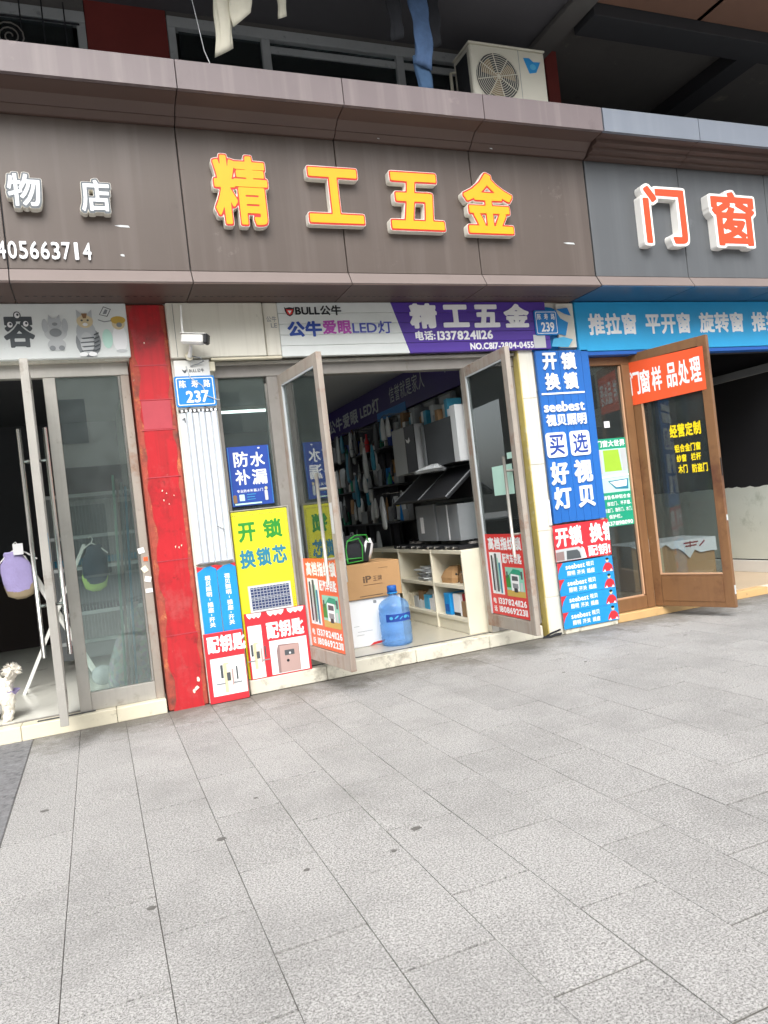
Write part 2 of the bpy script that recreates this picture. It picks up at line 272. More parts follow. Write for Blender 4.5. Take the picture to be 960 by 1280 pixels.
# flat print: u = x, v = z, lying on plane y (facing -y); in a turned thing pass local=True
def flat(name, pts, y, mat, parent, local=False, th=.0008):
    n = len(pts); vs = [Vector((u, y, v)) for u, v in pts]+[Vector((u, y+th, v)) for u, v in pts]
    return mesh(name, vs, [list(range(n)), list(range(n, 2*n))[::-1]]+[[i, n+i, n+(i+1) % n, (i+1) % n] for i in range(n)], mat, parent, local)
def rect(name, u0, u1, v0, v1, y, mat, parent, local=False, th=.0008): return flat(name, [(u0, v0), (u1, v0), (u1, v1), (u0, v1)], y, mat, parent, local, th)
def ell(cx, cz, rx, rz, n=18, a0=0, a1=2*math.pi): return [(cx+rx*math.cos(a0+(a1-a0)*i/(n if a1-a0 > 6.2 else n-1)), cz+rz*math.sin(a0+(a1-a0)*i/(n if a1-a0 > 6.2 else n-1))) for i in range(n)]
def rrect(u0, u1, v0, v1, r, n=4):
    o = []
    for cx, cz, a in ((u1-r, v0+r, -90), (u1-r, v1-r, 0), (u0+r, v1-r, 90), (u0+r, v0+r, 180)):
        for i in range(n+1): t = R(a+90*i/n); o.append((cx+r*math.cos(t), cz+r*math.sin(t)))
    return o

# ------------------------------------------------------------------ lettering: emboldened glyph outlines
ALL = set('物店0123456789精工五金门窗容公牛爱眼LED灯电话NO.C-:BUL陈寿路开锁换seebest视贝照明买选好推拉平旋转样品处理经营定制铝合纱栏杆木防盗大世界配钥匙汽车高档指纹芯水补漏专业上门插座关王牌iP销售各种、折叠移隐形保护。信誉就是家人!|')
RAW = {}
def load_glyphs():
    obs = []
    for ch in sorted(ALL):
        c = bpy.data.curves.new('g', 'FONT'); c.body = ch; c.size = 1; c.resolution_u = 3; o = bpy.data.objects.new('g', c); C.objects.link(o); obs.append((ch, o, c))
    dg = bpy.context.evaluated_depsgraph_get()
    for ch, o, c in obs:
        e = o.evaluated_get(dg); me = e.to_mesh(); me.calc_loop_triangles()
        V = np.array([v.co[:2] for v in me.vertices], float).reshape(-1, 2); T = np.array([t.vertices[:] for t in me.loop_triangles], int).reshape(-1, 3)
        cnt = {}
        for t in T:
            for a, b in ((t[0], t[1]), (t[1], t[2]), (t[2], t[0])): k = (min(a, b), max(a, b)); cnt[k] = cnt.get(k, 0)+1
        E = np.array([k for k, n in cnt.items() if n == 1], int).reshape(-1, 2); RAW[ch] = (V, T, E); e.to_mesh_clear()
    for ch, o, c in obs: bpy.data.objects.remove(o); bpy.data.curves.remove(c)
load_glyphs()
GC = {}
def glyph(ch, off, n):
    k = (ch, round(off, 4), n)
    if k in GC: return GC[k]
    V, T, E = RAW[ch]; pad = off+.05; x0, y0 = V.min(0)-pad; x1, y1 = V.max(0)+pad; h = 1.0/n
    xs = np.arange(x0, x1+h, h); ys = np.arange(y0, y1+h, h); X, Y = np.meshgrid(xs, ys); P = np.stack([X.ravel(), Y.ravel()], 1)
    A = V[E[:, 0]]; B = V[E[:, 1]]; D = B-A; L2 = (D**2).sum(1)+1e-12; d = np.full(len(P), 9.)
    for i in range(0, len(E), 40):
        a = A[i:i+40]; dd = D[i:i+40]; t = np.clip(((P[:, None]-a)*dd).sum(2)/L2[i:i+40], 0, 1); q = a+t[..., None]*dd; v = np.abs(P[:, None]-q)
        d = np.minimum(d, (.55*np.sqrt((v**2).sum(2))+.45*v.max(2)).min(1))        # between round and square corners
    ins = np.zeros(len(P), bool)
    for t in T:
        a, b, c = V[t]; s1 = (b[0]-a[0])*(P[:, 1]-a[1])-(b[1]-a[1])*(P[:, 0]-a[0]); s2 = (c[0]-b[0])*(P[:, 1]-b[1])-(c[1]-b[1])*(P[:, 0]-b[0]); s3 = (a[0]-c[0])*(P[:, 1]-c[1])-(a[1]-c[1])*(P[:, 0]-c[0])
        ins |= ((s1 >= 0) & (s2 >= 0) & (s3 >= 0)) | ((s1 <= 0) & (s2 <= 0) & (s3 <= 0))
    f = (np.where(ins, -d, d)-off).reshape(X.shape)+1e-7
    nx = len(xs); s = f < 0; code = s[:-1, :-1]*1+s[:-1, 1:]*2+s[1:, 1:]*4+s[1:, :-1]*8; nxt = {}; pos = {}
    def ep(j, i, e):       # edge id and point
        if e == 0: a, b, key = (j, i), (j, i+1), (j, i, 0)
        elif e == 1: a, b, key = (j, i+1), (j+1, i+1), (j, i+1, 1)
        elif e == 2: a, b, key = (j+1, i), (j+1, i+1), (j+1, i, 0)
        else: a, b, key = (j, i), (j+1, i), (j, i, 1)
        if key not in pos:
            fa, fb = f[a], f[b]; t = fa/(fa-fb); pos[key] = (xs[a[1]]+t*(xs[b[1]]-xs[a[1]]), ys[a[0]]+t*(ys[b[0]]-ys[a[0]]))
        return key
    TB = {1: [(3, 0)], 2: [(0, 1)], 3: [(3, 1)], 4: [(1, 2)], 5: [(3, 0), (1, 2)], 6: [(0, 2)], 7: [(3, 2)], 8: [(2, 3)], 9: [(2, 0)], 10: [(0, 1), (2, 3)], 11: [(2, 1)], 12: [(1, 3)], 13: [(1, 0)], 14: [(0, 3)]}
    for j, i in np.argwhere((code > 0) & (code < 15)):
        for a, b in TB[int(code[j, i])]: nxt[ep(j, i, a)] = ep(j, i, b)
    loops = []
    while nxt:
        k0, k1 = nxt.popitem(); lp = [pos[k0]]; cur = k1
        while cur != k0 and cur in nxt: lp.append(pos[cur]); cur = nxt.pop(cur)
        # drop near-collinear points
        ch2 = True; tol = .12*h
        while ch2 and len(lp) > 6:
            ch2 = False; o = []; i = 0; m_ = len(lp)
            while i < m_:
                p = o[-1] if o else lp[-1]; c = lp[i]; q = lp[(i+1) % m_]
                ax, ay = q[0]-p[0], q[1]-p[1]; ll = math.hypot(ax, ay)+1e-9
                if abs(ax*(c[1]-p[1])-ay*(c[0]-p[0]))/ll < tol and i+1 < m_: o.append(q); i += 2; ch2 = True
                else: o.append(c); i += 1
            lp = o
        if len(lp) > 3: loops.append(lp)
    GC[k] = loops; return loops
def shape_d(loops, y, depth):
    """front face at y, walls going back (+y) by depth"""
    def area(l): return sum(l[i-1][0]*l[i][1]-l[i][0]*l[i-1][1] for i in range(len(l)))/2
    def inside(p, l):
        r = False
        for i in range(len(l)):
            a, b = l[i-1], l[i]
            if (a[1] > p[1]) != (b[1] > p[1]) and p[0] < (b[0]-a[0])*(p[1]-a[1])/(b[1]-a[1])+a[0]: r = not r
        return r
    # each outer outline is filled on its own, with the holes that lie in it
    depth_of = [sum(1 for j, m_ in enumerate(loops) if j != i and inside(l[0], m_)) for i, l in enumerate(loops)]
    order = []; groups = []
    for i, l in enumerate(loops):
        if depth_of[i] % 2 == 0: groups.append([i]+[j for j, h in enumerate(loops) if depth_of[j] == depth_of[i]+1 and inside(h[0], l)])
    loops = [[loops[i] for i in g_] for g_ in groups]; vs = []; fs = []; flat_pts = []
    for g_ in loops:
        base = len(flat_pts); pts = [p for l in g_ for p in l]; flat_pts += pts
        for t in tessellate_polygon([[Vector((p[0], p[1], 0)) for p in l] for l in g_]):
            a, b, c = (pts[i] for i in t); s = (b[0]-a[0])*(c[1]-a[1])-(b[1]-a[1])*(c[0]-a[0]); q = [i+base for i in t]; fs.append(q if s > 0 else q[::-1])
    vs = [Vector((p[0], y, p[1])) for p in flat_pts]; loops = [l for g_ in loops for l in g_]
    if depth:
        n = len(vs); vs += [Vector((p[0], y+depth, p[1])) for p in flat_pts]; k = 0
        for l in loops:
            for i in range(len(l)): a = k+i; b = k+(i+1) % len(l); fs.append([a, n+a, n+b, b])
            k += len(l)
    return vs, fs
def layout(s, off, n, vertical=False, gap=None):
    out = []; pen = 0.
    for ch in s:
        if ch == ' ': pen += .55; continue
        g = glyph(ch, off, n); cjk = ord(ch) > 0x2fff
        if vertical: out += [[(p[0], p[1]-pen) for p in l] for l in g]; pen += 1.05 if gap is None else gap
        elif cjk: out += [[(p[0]+pen, p[1]) for p in l] for l in g]; pen += 1.04 if gap is None else gap
        else:
            xs = [p[0] for l in g for p in l]; a, b = min(xs), max(xs); out += [[(p[0]-a+pen, p[1]) for p in l] for l in g]; pen += b-a+.05
    return out
def fit(loops, box, ref=None):
    q = [p for l in (ref or loops) for p in l]; a0 = min(p[0] for p in q); a1 = max(p[0] for p in q); b0 = min(p[1] for p in q); b1 = max(p[1] for p in q)
    u0, u1, v0, v1 = box; sx = (u1-u0)/(a1-a0); sz = (v1-v0)/(b1-b0)
    return [[(u0+(p[0]-a0)*sx, v0+(p[1]-b0)*sz) for p in l] for l in loops]
def clip_u(loops, u_max):
    out = []
    for l in loops:
        o = []
        for i in range(len(l)):
            a, b = l[i-1], l[i]; ia, ib = a[0] <= u_max, b[0] <= u_max
            if ia != ib: t = (u_max-a[0])/(b[0]-a[0]); o.append((u_max, a[1]+t*(b[1]-a[1])))
            if ib: o.append(b)
        if len(o) > 3: out.append(o)
    return out
def txt(name, s, box, y, mat, parent, bold=.025, depth=0., n=44, vertical=False, local=False, gap=None):
    lp = fit(layout(s, bold, n, vertical, gap), box); vs, fs = shape_d(lp, y, depth); return mesh(name, vs, fs, mat, parent, local)

# ================================================================== SETTING
g = mesh('ground', [(-90, -80, -.03), (110, -80, -.03), (110, 60, -.03), (-90, 60, -.03)], [(0, 1, 2, 3)], 'ground_far'); setp(g, kind='structure')
pav = bx('pavement', -6, 14, -9, .3, -.028, -.005, 'grout', b=0); setp(pav, kind='structure')
PW, PL = .300, .590
vs, fs = boxd(-PW/2+.0014, PW/2-.0014, -PL/2+.0042, PL/2-.0042, -.022, 0, b=.0007)
me = bpy.data.meshes.new('paver'); me.from_pydata([tuple(v) for v in vs], [], fs); me.materials.append(MATS['granite'])
def paver(cx, cy, me, name, sy=1.):
    o = bpy.data.objects.new(name, me); C.objects.link(o); o.parent = pav
    o.location = Vector((cx, cy, random.uniform(-.0010, .0008)))-pav.location
    o.rotation_euler = (random.gauss(0, .0012), random.gauss(0, .0012), random.choice((0, math.pi))+random.gauss(0, .0015)); o.scale = (1, sy, 1)
ncol = 0
for i in range(31):
    cx = -.53+PW*(i+.5)
    ph = (-2.87 if i % 2 else -3.16)
    k = -4
    while True:
        y1 = ph+PL*(k+1); y0 = y1-PL; k += 1
        if y0 >= -.02: break
        if y1 < -4.6: continue
        y1c = min(y1, -.004)
        if y1c-y0 < .05: continue
        paver(cx, (y0+y1c)/2, me, 'paver', (y1c-y0)/PL); ncol += 1
# the outer paving beyond the picture: same stone, one sheet
d = MB().box(-6, -1.735, -9, 0, -.0055, -.001).box(8.775, 14, -9, 0, -.0055, -.001).box(-1.735, 8.775, -9, -5.15, -.0055, -.001)
far = d.build('paving_sheet', 'granite', pav); setp(far, kind='stuff')
# rough dark slabs at the left edge
vs, fs = boxd(-.298, .298, -.298, .298, -.022, 0, b=.004)
me2 = bpy.data.meshes.new('rough_slab'); me2.from_pydata([tuple(v) for v in vs], [], fs); me2.materials.append(MATS['rough_granite'])
for i in range(2):
    for j in range(7): paver(-.532-.3-.6*i, -.30-.6*j, me2, 'rough_slab')
# trodden gum spots
for q, (gx, gy) in enumerate([(-.37, -1.62), (.58, -2.15), (1.08, -2.92), (.60, -3.0), (.93, -3.05), (.05, -2.95), (.36, -2.52), (3.0, -1.2), (3.3, -1.05), (4.4, -.9)]):
    rg = random.Random(q); rr = rg.uniform(.008, .019); n = 11
    pts = [(gx+rr*rg.uniform(.7, 1.15)*math.cos(6.283*i/n)*1.2, gy+rr*rg.uniform(.7, 1.15)*math.sin(6.283*i/n), z) for z in (.0003, .0016) for i in range(n)]
    mesh('gum_spot', pts, [list(range(n, 2*n))]+[[i, (i+1) % n, n+(i+1) % n, n+i] for i in range(n)], 'gum', pav)

# ------------------------------------------------------------------ building shell
B = thing('shop_building', 'terraced shop building with dark recessed upper floor above three ground floor shops', 'building', (2.5, 3, 0))
bx('upper_storey', -7, 13, -1.45, 7, 5.46, 13, 'concrete_dark', B, b=0)  # unseen mass above the soffit, put in to block the zenith sky
bx('soffit_slab', -7, 4.40, -1.4, .3, 5.40, 5.455, 'soffit_grey', B, b=0)
bx('beam', 4.18, 4.40, -1.42, .9, 5.345, 5.397, 'concrete_dark', B, b=.006)
for x0 in (4.42, 5.55, 6.75, 7.95): bx('soffit_panel', x0, x0+1.185, -1.4, -.64, 5.40, 5.45, 'soffit_brown', B, b=.004)
bx('loggia_beam', 4.42, 9.2, -.63, -.35, 5.30, 5.455, 'dark_loggia', B, b=.004)
bx('loggia_beam', 4.42, 9.2, 1.2, 1.45, 5.28, 5.455, 'dark_loggia', B, b=.004)
bx('loggia_beam', 6.35, 6.62, -.345, 1.195, 5.31, 5.455, 'dark_loggia', B, b=.004)
bx('loggia_back_wall', 4.42, 13, 3.0, 3.2, 4.2, 5.455, 'interior_black', B, b=0)
bx('loggia_side_wall', 4.42, 4.55, .1, 3.0, 4.2, 5.45, 'upper_red', B, b=0)
bx('roof_deck', -7, 13, -.68, 3.2, 4.30, 4.34, 'dark_grey', B, b=0)
# upper wall with window openings
bx('upper_wall', .35, .95, .2, .45, 4.30, 5.40, 'upper_red', B, b=0)
bx('upper_wall', -7, -1.9, .2, .45, 4.30, 5.40, 'upper_red', B, b=0)
bx('upper_room_back', -7, 4.42, 2.2, 2.3, 4.30, 5.40, 'interior_black', B, b=0)
def upper_window(x0, x1, mulls, top, label):
    w = thing('upper_window', label, 'window', ((x0+x1)/2, .25, 4.30))
    bx('frame_rail', x0, x1, .19, .27, top-.085, top, 'window_white', w); bx('frame_rail', x0, x1, .19, .27, 4.30, 4.36, 'window_white', w)
    bx('frame_post', x0, x0+.06, .195, .265, 4.36, top-.085, 'window_white', w); bx('frame_post', x1-.06, x1, .195, .265, 4.36, top-.085, 'window_white', w)
    for mx in mulls: bx('frame_post', mx-.035, mx+.035, .195, .265, 4.36, top-.085, 'window_white', w)
    ed = [x0+.06]+list(mulls)+[x1-.06]
    for a, b in zip(ed[:-1], ed[1:]):
        bx('pane', a+.03, b-.03, .235, .241, 4.36, top-.09, 'window_dark', w, b=0)
    return w
w2 = upper_window(.955, 4.20, (1.74, 2.95), 5.36, 'long white framed upstairs window behind the hanging laundry')
bx('sash_rail', 1.78, 4.1, .215, .233, 5.175, 5.235, 'window_white', w2)
w1 = upper_window(-1.9, .345, (-.75,), 5.30, 'upstairs window with iron bars left of the dark red wall')
bx('upper_wall', -1.9, .345, .2, .45, 5.305, 5.40, 'concrete_dark', B, b=0); bx('upper_wall', .956, 4.18, .2, .45, 5.362, 5.40, 'concrete_dark', B, b=0); bx('upper_wall', 4.205, 4.40, .2, .45, 4.3, 5.34, 'concrete_dark', B, b=0)
for i in range(9): tube('iron_bar', [(-1.0+.15*i, .12, 4.32), (-1.0+.15*i, .12, 5.3)], .006, 'cloth_dark', w1, n=6)
for z in (4.95, 5.15): tube('iron_bar', [(-1.1, .12, z), (.3, .12, z)], .007, 'cloth_dark', w1, n=6)
pts = [(-.18+.05*math.cos(a*.5)*(.3+a*.06), .115, 5.0+.05*math.sin(a*.5)*(.3+a*.06)) for a in range(34)]
tube('iron_scroll', pts, .005, 'steel_dull', w1, n=5)

# ground-floor walls, piers, floors
bx('header_wall', -7, 4.45, .0, .30, 2.60, 3.10, 'cream_wall', B, b=0); bx('header_wall', 4.452, 9, .0, .3, 2.545, 3.10, 'interior_dark', B, b=0)
bx('pier', .67, .975, .0, .30, 0, 2.598, 'cream_wall', B)
bx('partition', .42, .60, .30, 4.6, 0, 3.0, 'cream_wall', B, b=0)
bx('partition', 3.62, 4.44, .42, 6.5, 0, 3.0, 'interior_wall', B, b=0)
bx('room_floor', -4.2, .45, .16, 4.6, -.0, .10, 'floor_light', B, b=0)
bx('room_floor', .60, 3.62, .12, 6.5, -.0, .115, 'floor_tile', B, b=0)
bx('room_floor', 4.44, 7.4, .10, 4.6, 0, .08, 'floor_beige', B, b=0)
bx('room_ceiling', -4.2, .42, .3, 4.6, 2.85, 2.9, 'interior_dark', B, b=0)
bx('room_ceiling', .60, 3.62, .3, 6.5, 2.83, 2.88, 'ceiling_white', B, b=0)
bx('room_ceiling', 4.44, 7.4, .3, 4.6, 2.85, 2.9, 'interior_dark', B, b=0)
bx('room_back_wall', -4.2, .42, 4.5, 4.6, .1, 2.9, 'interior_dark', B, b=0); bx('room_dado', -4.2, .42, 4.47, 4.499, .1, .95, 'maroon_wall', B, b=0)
bx('room_back_wall', .60, 3.62, 6.4, 6.5, .1, 2.9, 'interior_dark', B, b=0)
bx('room_back_wall', 4.44, 7.4, 4.5, 4.6, .08, 2.9, 'interior_black', B, b=0)
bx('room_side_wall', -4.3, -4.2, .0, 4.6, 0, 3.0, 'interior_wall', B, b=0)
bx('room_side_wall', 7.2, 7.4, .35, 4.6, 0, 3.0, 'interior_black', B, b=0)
bx('room_side_wall', 7.2, 13, .0, .348, 0, 3.1, 'interior_dark', B, b=0); bx('room_side_wall', -7, -4.2, .0, .2, 0, 2.6, 'cream_wall', B, b=0)
bx('cornice_strip', 7.165, 7.199, .36, 4.4, 2.36, 2.45, 'mid_grey', B); bx('skirting', 7.17, 7.199, .36, 4.4, .08, .22, 'white_plastic', B)
# landscape mural panel on the right shop's side wall
rg = random.Random(3); n = 60; ys_ = [.38+3.9*i/n for i in range(n+1)]
def ridge(name, lo, hi_f, x, mat):
    top = [hi_f(y)+rg.uniform(-.012, .012) for y in ys_]; vs = [(x, y, lo) for y in ys_]+[(x, y, t) for y, t in zip(ys_, top)]; vs += [(x+.004, y, z) for (_, y, z) in vs]; k = n+1
    mesh(name, vs, [[i, k+i, k+i+1, i+1] for i in range(n)]+[[k+i, 3*k+i, 3*k+i+1, k+i+1] for i in range(n)], mat, B)
ridge('mural_panel', .235, lambda y: 1.09, 7.185, 'paint_wash')
# steps: slabs
x = -4.2
for i, w in enumerate((1.0, 1.0, .8, .8, .62, .346)):
    bx('step_slab', x, x+w-.003, -.03, .158, 0, .10, 'cream_tile', B, b=.004); x += w
x = .985
for w in (.62, .78, .70, .55): bx('step_slab', x, x+w-.004, 0, .118, 0, .112, 'step_stone', B, b=.006); x += w
for x0, x1 in ((4.45, 5.35), (5.353, 6.35), (6.353, 7.4)): bx('step_slab', x0, x1, -.01, .098, 0, .075, 'tan_stone' if x0 < 6 else 'step_stone', B, b=.004)
bx('door_track', .985, 3.62, .10, .116, .1125, .117, 'dark_grey', B, b=0); bx('door_track', -1.6, .36, .10, .13, .1003, .106, 'steel_dull', B, b=0)
# cream tiled pier between the hardware shop and the blue sign
for k, z0 in enumerate((.0, .35, .95, 1.55, 2.15)):
    z1 = (.35, .95, 1.55, 2.15, 2.598)[k]; bx('wall_tile', 3.69, 3.835, -.012, .02, z0+.0015, z1-.0015, 'cream_wall', B, b=.002)
bx('pier', 3.692, 4.44, .02, .42, 0, 2.598, 'cream_wall', B, b=0)
bx('edge_trim', 3.676, 3.689, -.014, .30, .0, 2.598, 'trim_yellow', B)
for k in range(6): bx('wall_tile', 3.56, 3.668, .16, .2, .12+.14*k, .12+.14*k+.137, 'cream_tile', B, b=.002)

# ------------------------------------------------------------------ sign fascias
def fascia(name, label, joints, mband, mcorn, mpan, mledge, msof, step=False):
    f = thing(name, label, 'fascia', ((joints[0]+joints[-1])/2, -.4, 3.02))
    j0, j1 = joints[0], joints[-1]
    bx('backing', j0+.01, j1-.01, -.396, -.05, 3.03, 4.195, 'sealant', f, b=0)
    for a, b in zip(joints[:-1], joints[1:]):
        a += .0035; b -= .0035
        mesh('band_panel', *prism_x([(-.73, 4.434), (-.735, 4.43), (-.735, 4.238), (-.70, 4.238), (-.69, 4.30), (-.69, 4.434)], a, b), mband, f)
        if step: pr = [(-.698, 4.236), (-.62, 4.234), (-.62, 4.20), (-.56, 4.195), (-.56, 4.165), (-.50, 4.16), (-.50, 4.137), (-.425, 4.135), (-.425, 4.29), (-.688, 4.296)]
        else: pr = [(-.698, 4.236), (-.565, 4.222), (-.50, 4.175), (-.50, 4.168), (-.452, 4.137), (-.425, 4.135), (-.425, 4.29), (-.688, 4.296)]
        mesh('cornice_panel', *prism_x(pr, a, b), mcorn, f)
        bx('face_panel', a, b, -.43, -.398, 3.118, 4.134, mpan, f, b=.004)
        mesh('ledge_panel', *prism_x([(-.398, 3.116), (-.432, 3.116), (-.489, 3.024), (-.485, 3.019), (-.398, 3.019)], a, b), mledge, f)
        bx('soffit_panel', a, b, -.484, .0, 3.012, 3.018, msof, f, b=0)
    return f
FJ = [-1.49, -.33, .825, 2.0, 3.16, 4.292]
fa = fascia('brown_sign_fascia', 'brown metal sign fascia carrying the yellow characters', FJ, 'band_panel', 'brown_dark', 'brown_panel', 'brown_ledge', 'brown_dark')
fb = fascia('grey_sign_fascia', 'slate grey sign fascia with pale blue band over the window shop', [4.30, 5.34, 6.42, 7.5, 8.58], 'grey_band', 'brown_dark', 'grey_panel', 'brown_ledge', 'soffit_blue', True)
fc = fascia('side_sign_fascia', 'blank brown sign fascia left of the pet shop characters', [-4.97, -3.81, -2.65, -1.495], 'band_panel', 'brown_dark', 'brown_panel', 'brown_ledge', 'brown_dark')
hb = MB()
for i in range(96):
    hx = -.9+.054*i
    if any(abs(hx-j) < .03 for j in FJ): continue
    hb.box(hx-.012, hx+.012, -.20, -.188, 3.0105, 3.0125)
setp(hb.build('vent_holes', 'black_plastic', fa), kind='stuff')
# scrapes and bird droppings on the fascia
for q, (sx, sz, sw, yy) in enumerate([(.40, 3.42, .05, -.431), (4.05, 3.40, .06, -.431), (2.35, 4.155, .012, -.478), (3.35, 4.15, .014, -.475), (.38, 3.22, .014, -.431)]):
    flat('scrape', [(sx-sw, sz+.003), (sx-sw*.3, sz-.006), (sx+sw, sz-.008), (sx+sw*.8, sz+.006), (sx-.2*sw, sz+.008)], yy-.0005, 'p_ltgrey', fa)

# ------------------------------------------------------------------ channel letters
def letter(ch, box, label, cat='sign letter', face='letter_yellow', rim='letter_red', side='letter_side', y=-.43, dep=.062, o_rim=.046, o_face=.024, o_out=None, group=None, inner=None):
    L = thing('sign_character', label, cat, ((box[0]+box[1])/2, y, box[2]), group=group)
    out = layout(ch, o_out if o_out else o_rim+.008, 64)
    o = fit(out, box); vs, fs = shape_d(o, y-dep, dep); mesh('letter_box', vs, fs, side, L)
    r = fit(layout(ch, o_rim, 64), box, out); vs, fs = shape_d(r, y-dep-.003, .003); mesh('rim', vs, fs, rim, L)
    f_ = fit(layout(ch, o_face, 64), box, out); vs, fs = shape_d(f_, y-dep-.006, .003); mesh('face', vs, fs, face, L)
    return L
letter('精', (1.03, 1.44, 3.42, 3.945), 'yellow raised character 精 with red edge, leftmost of the four on brown fascia')
letter('工', (1.71, 2.165, 3.455, 3.90), 'yellow raised character 工, second from left of the four on brown fascia')
letter('五', (2.365, 2.845, 3.43, 3.905), 'yellow raised character 五, third from left of the four on brown fascia')
letter('金', (3.02, 3.495, 3.42, 3.94), 'yellow raised character 金, rightmost of the four on brown fascia')
letter('门', (4.80, 5.325, 3.37, 3.93), 'orange open gate-shaped character 门, left one on the grey fascia', face='letter_orange', rim='letter_rim', side='letter_rim', o_rim=.06, o_face=.024, dep=.08)
letter('窗', (5.59, 6.175, 3.37, 3.925), 'orange dense character 窗, right one on the grey fascia', face='letter_orange', rim='letter_rim', side='letter_rim', o_rim=.06, o_face=.024, dep=.08)
letter('物', (-.295, -.072, 3.49, 3.73), 'small white raised character 物 at the left edge', face='letter_white', rim='letter_charcoal', o_rim=.075, o_face=.018, o_out=.088, dep=.06)
letter('店', (.142, .352, 3.473, 3.715), 'small white raised character 店 left of the yellow characters', face='letter_white', rim='letter_charcoal', o_rim=.075, o_face=.018, o_out=.088, dep=.06)
pn = thing('phone_number', 'white telephone number lettering under the small white characters', 'lettering', (-.1, -.43, 3.18))
for i, ch in enumerate('405663714'):
    u = -.385+.0645*i+(.012 if ch == '1' else 0); lp = fit(layout(ch, .012, 40), (u, u+.052 if ch != '1' else u+.024, 3.18, 3.295)); vs, fs = shape_d(lp, -.446, .015); mesh('digit', vs, fs, 'letter_white', pn)

# ------------------------------------------------------------------ things upstairs
ac = thing('air_conditioner', 'cream outdoor air conditioner unit standing on the brown fascia', 'air conditioner', (3.7, -.2, 4.434))
bx('casing', 3.33, 4.07, -.35, -.06, 4.50, 5.10, 'ac_white', ac, b=.012)
bx('top_cover', 3.322, 4.078, -.358, -.052, 5.101, 5.118, 'ac_white', ac, b=.006)
for xx in (3.42, 3.90): bx('foot', xx, xx+.05, -.34, -.07, 4.434, 4.499, 'steel_dull', ac)
fcx, fcz, fr = 3.575, 4.83, .205
mesh('fan_opening', [(fcx+fr*math.cos(2*math.pi*i/32), -.3535+.002*k, fcz+fr*math.sin(2*math.pi*i/32)) for k in (0, 1) for i in range(32)], [list(range(32))]+[[i, 32+i, 32+(i+1) % 32, (i+1) % 32] for i in range(32)], 'dark_grey', ac)
for k in range(3):
    a = 2*math.pi*k/3+.4; mesh('fan_blade', [(fcx+rr*math.cos(a+t), -.357+yy, fcz+rr*math.sin(a+t)) for (rr, t, yy) in ((.04, -.3, 0), (.17, -.5, .001), (.18, .1, -.002), (.16, .45, -.001), (.05, .5, 0))], [(0, 1, 2, 3, 4)], 'vest_tan', ac)
mesh('fan_hub', *tubed([(fcx, -.36, fcz), (fcx, -.355, fcz)], .045, 14), 'vest_tan', ac)
for k in range(11):
    rr = fr*(k+1)/11.; n = 28; mesh('grille_ring', *tubed([(fcx+rr*math.cos(2*math.pi*i/n), -.368, fcz+rr*math.sin(2*math.pi*i/n)) for i in range(n+1)], .0028, 4, cap=False), 'ac_white', ac)
for k in range(4):
    a = math.pi*k/4+.2; mesh('grille_spoke', *tubed([(fcx-fr*math.cos(a), -.371, fcz-fr*math.sin(a)), (fcx+fr*math.cos(a), -.371, fcz+fr*math.sin(a))], .004, 4), 'ac_white', ac)
bx('front_seam', 3.802, 3.806, -.3515, -.349, 4.52, 5.09, 'p_grey', ac, b=0)
bx('side_vent', 3.3285, 3.3296, -.30, -.10, 4.56, 5.05, 'cloth_dark', ac, b=0)
flat('sticker', [(3.85, 5.03), (3.90, 4.90), (3.97, 4.915), (4.0, 4.97), (4.02, 5.01), (3.95, 5.005), (3.91, 5.035)], -.3525, 'p_sky', ac); flat('sticker', ell(3.94, 4.96, .03, .025), -.3535, 'p_ltblue', ac)
tube('pipe', [(3.27, -.10, 4.44), (3.27, -.10, 4.98), (3.32, -.10, 4.99)], .014, 'cloth_white', ac)

pole = thing('laundry_pole', 'steel laundry pole slung under the soffit, hung with clothes', 'pole', (2, -.6, 5.2))
tube('rod', [(.7, -.6, 5.32), (3.1, -.6, 5.32)], .014, 'steel', pole)
for xx in (.8, 3.0): tube('hanger_hook', [(xx, -.6, 5.335), (xx, -.6, 5.40)], .006, 'steel_dull', pole)
def leg(rows_top, rows_bot, rx, ry, seed, n=36, steps=14, wob=.11, bend=.006, tilt=.45):
    rows = []
    for i in range(steps):
        t = i/(steps-1); rows.append((rows_top[0]*t+rows_bot[0]*(1-t)+bend*math.sin(t*5), rows_top[1]*t+rows_bot[1]*(1-t), rows_bot[2]+(rows_top[2]-rows_bot[2])*t, rx*(1+.12*t), ry*(1+.15*t)))
    rows = [(a, b, c, e*(1+.10*math.sin(j_*1.1+seed)), f*(1+.15*math.sin(j_*.9+2*seed))) for j_, (a, b, c, e, f) in enumerate(rows)]
    d = MB(); d.add(loftd(rows, n, (False, True), wob, seed))
    inn = [(r[0], r[1], r[2], r[3]*.93, r[4]*.9) for r in rows[:3]]; v, f = loftd(inn, n, (False, True), wob, seed); d.add((v, [x[::-1] for x in f]))
    k = len(rows)*n; d.f += [[i, k+i, k+(i+1) % n, (i+1) % n] for i in range(n)]
    zt, zb = rows[-1][2], rows[0][2]
    for v in d.v:          # hem hangs askew
        v.z += ((v.x-rows_bot[0])*tilt+(v.y-rows_bot[1])*.6)*max(0, 1-(v.z-zb)/(zt-zb)*2.2)
    return d
d = leg((1.22, -.6, 5.30), (1.20, -.60, 4.60), .056, .022, 2, bend=.012, tilt=.6)
e = leg((1.36, -.6, 5.30), (1.345, -.63, 4.835), .072, .032, 5, tilt=.9); d.add((e.v, e.f)); d.box(1.16, 1.43, -.63, -.57, 5.28, 5.345, b=.01)
setp(d.build('white_trousers', 'cloth_white', smooth=True), 'white trousers hanging from the pole, one leg lower', 'trousers')
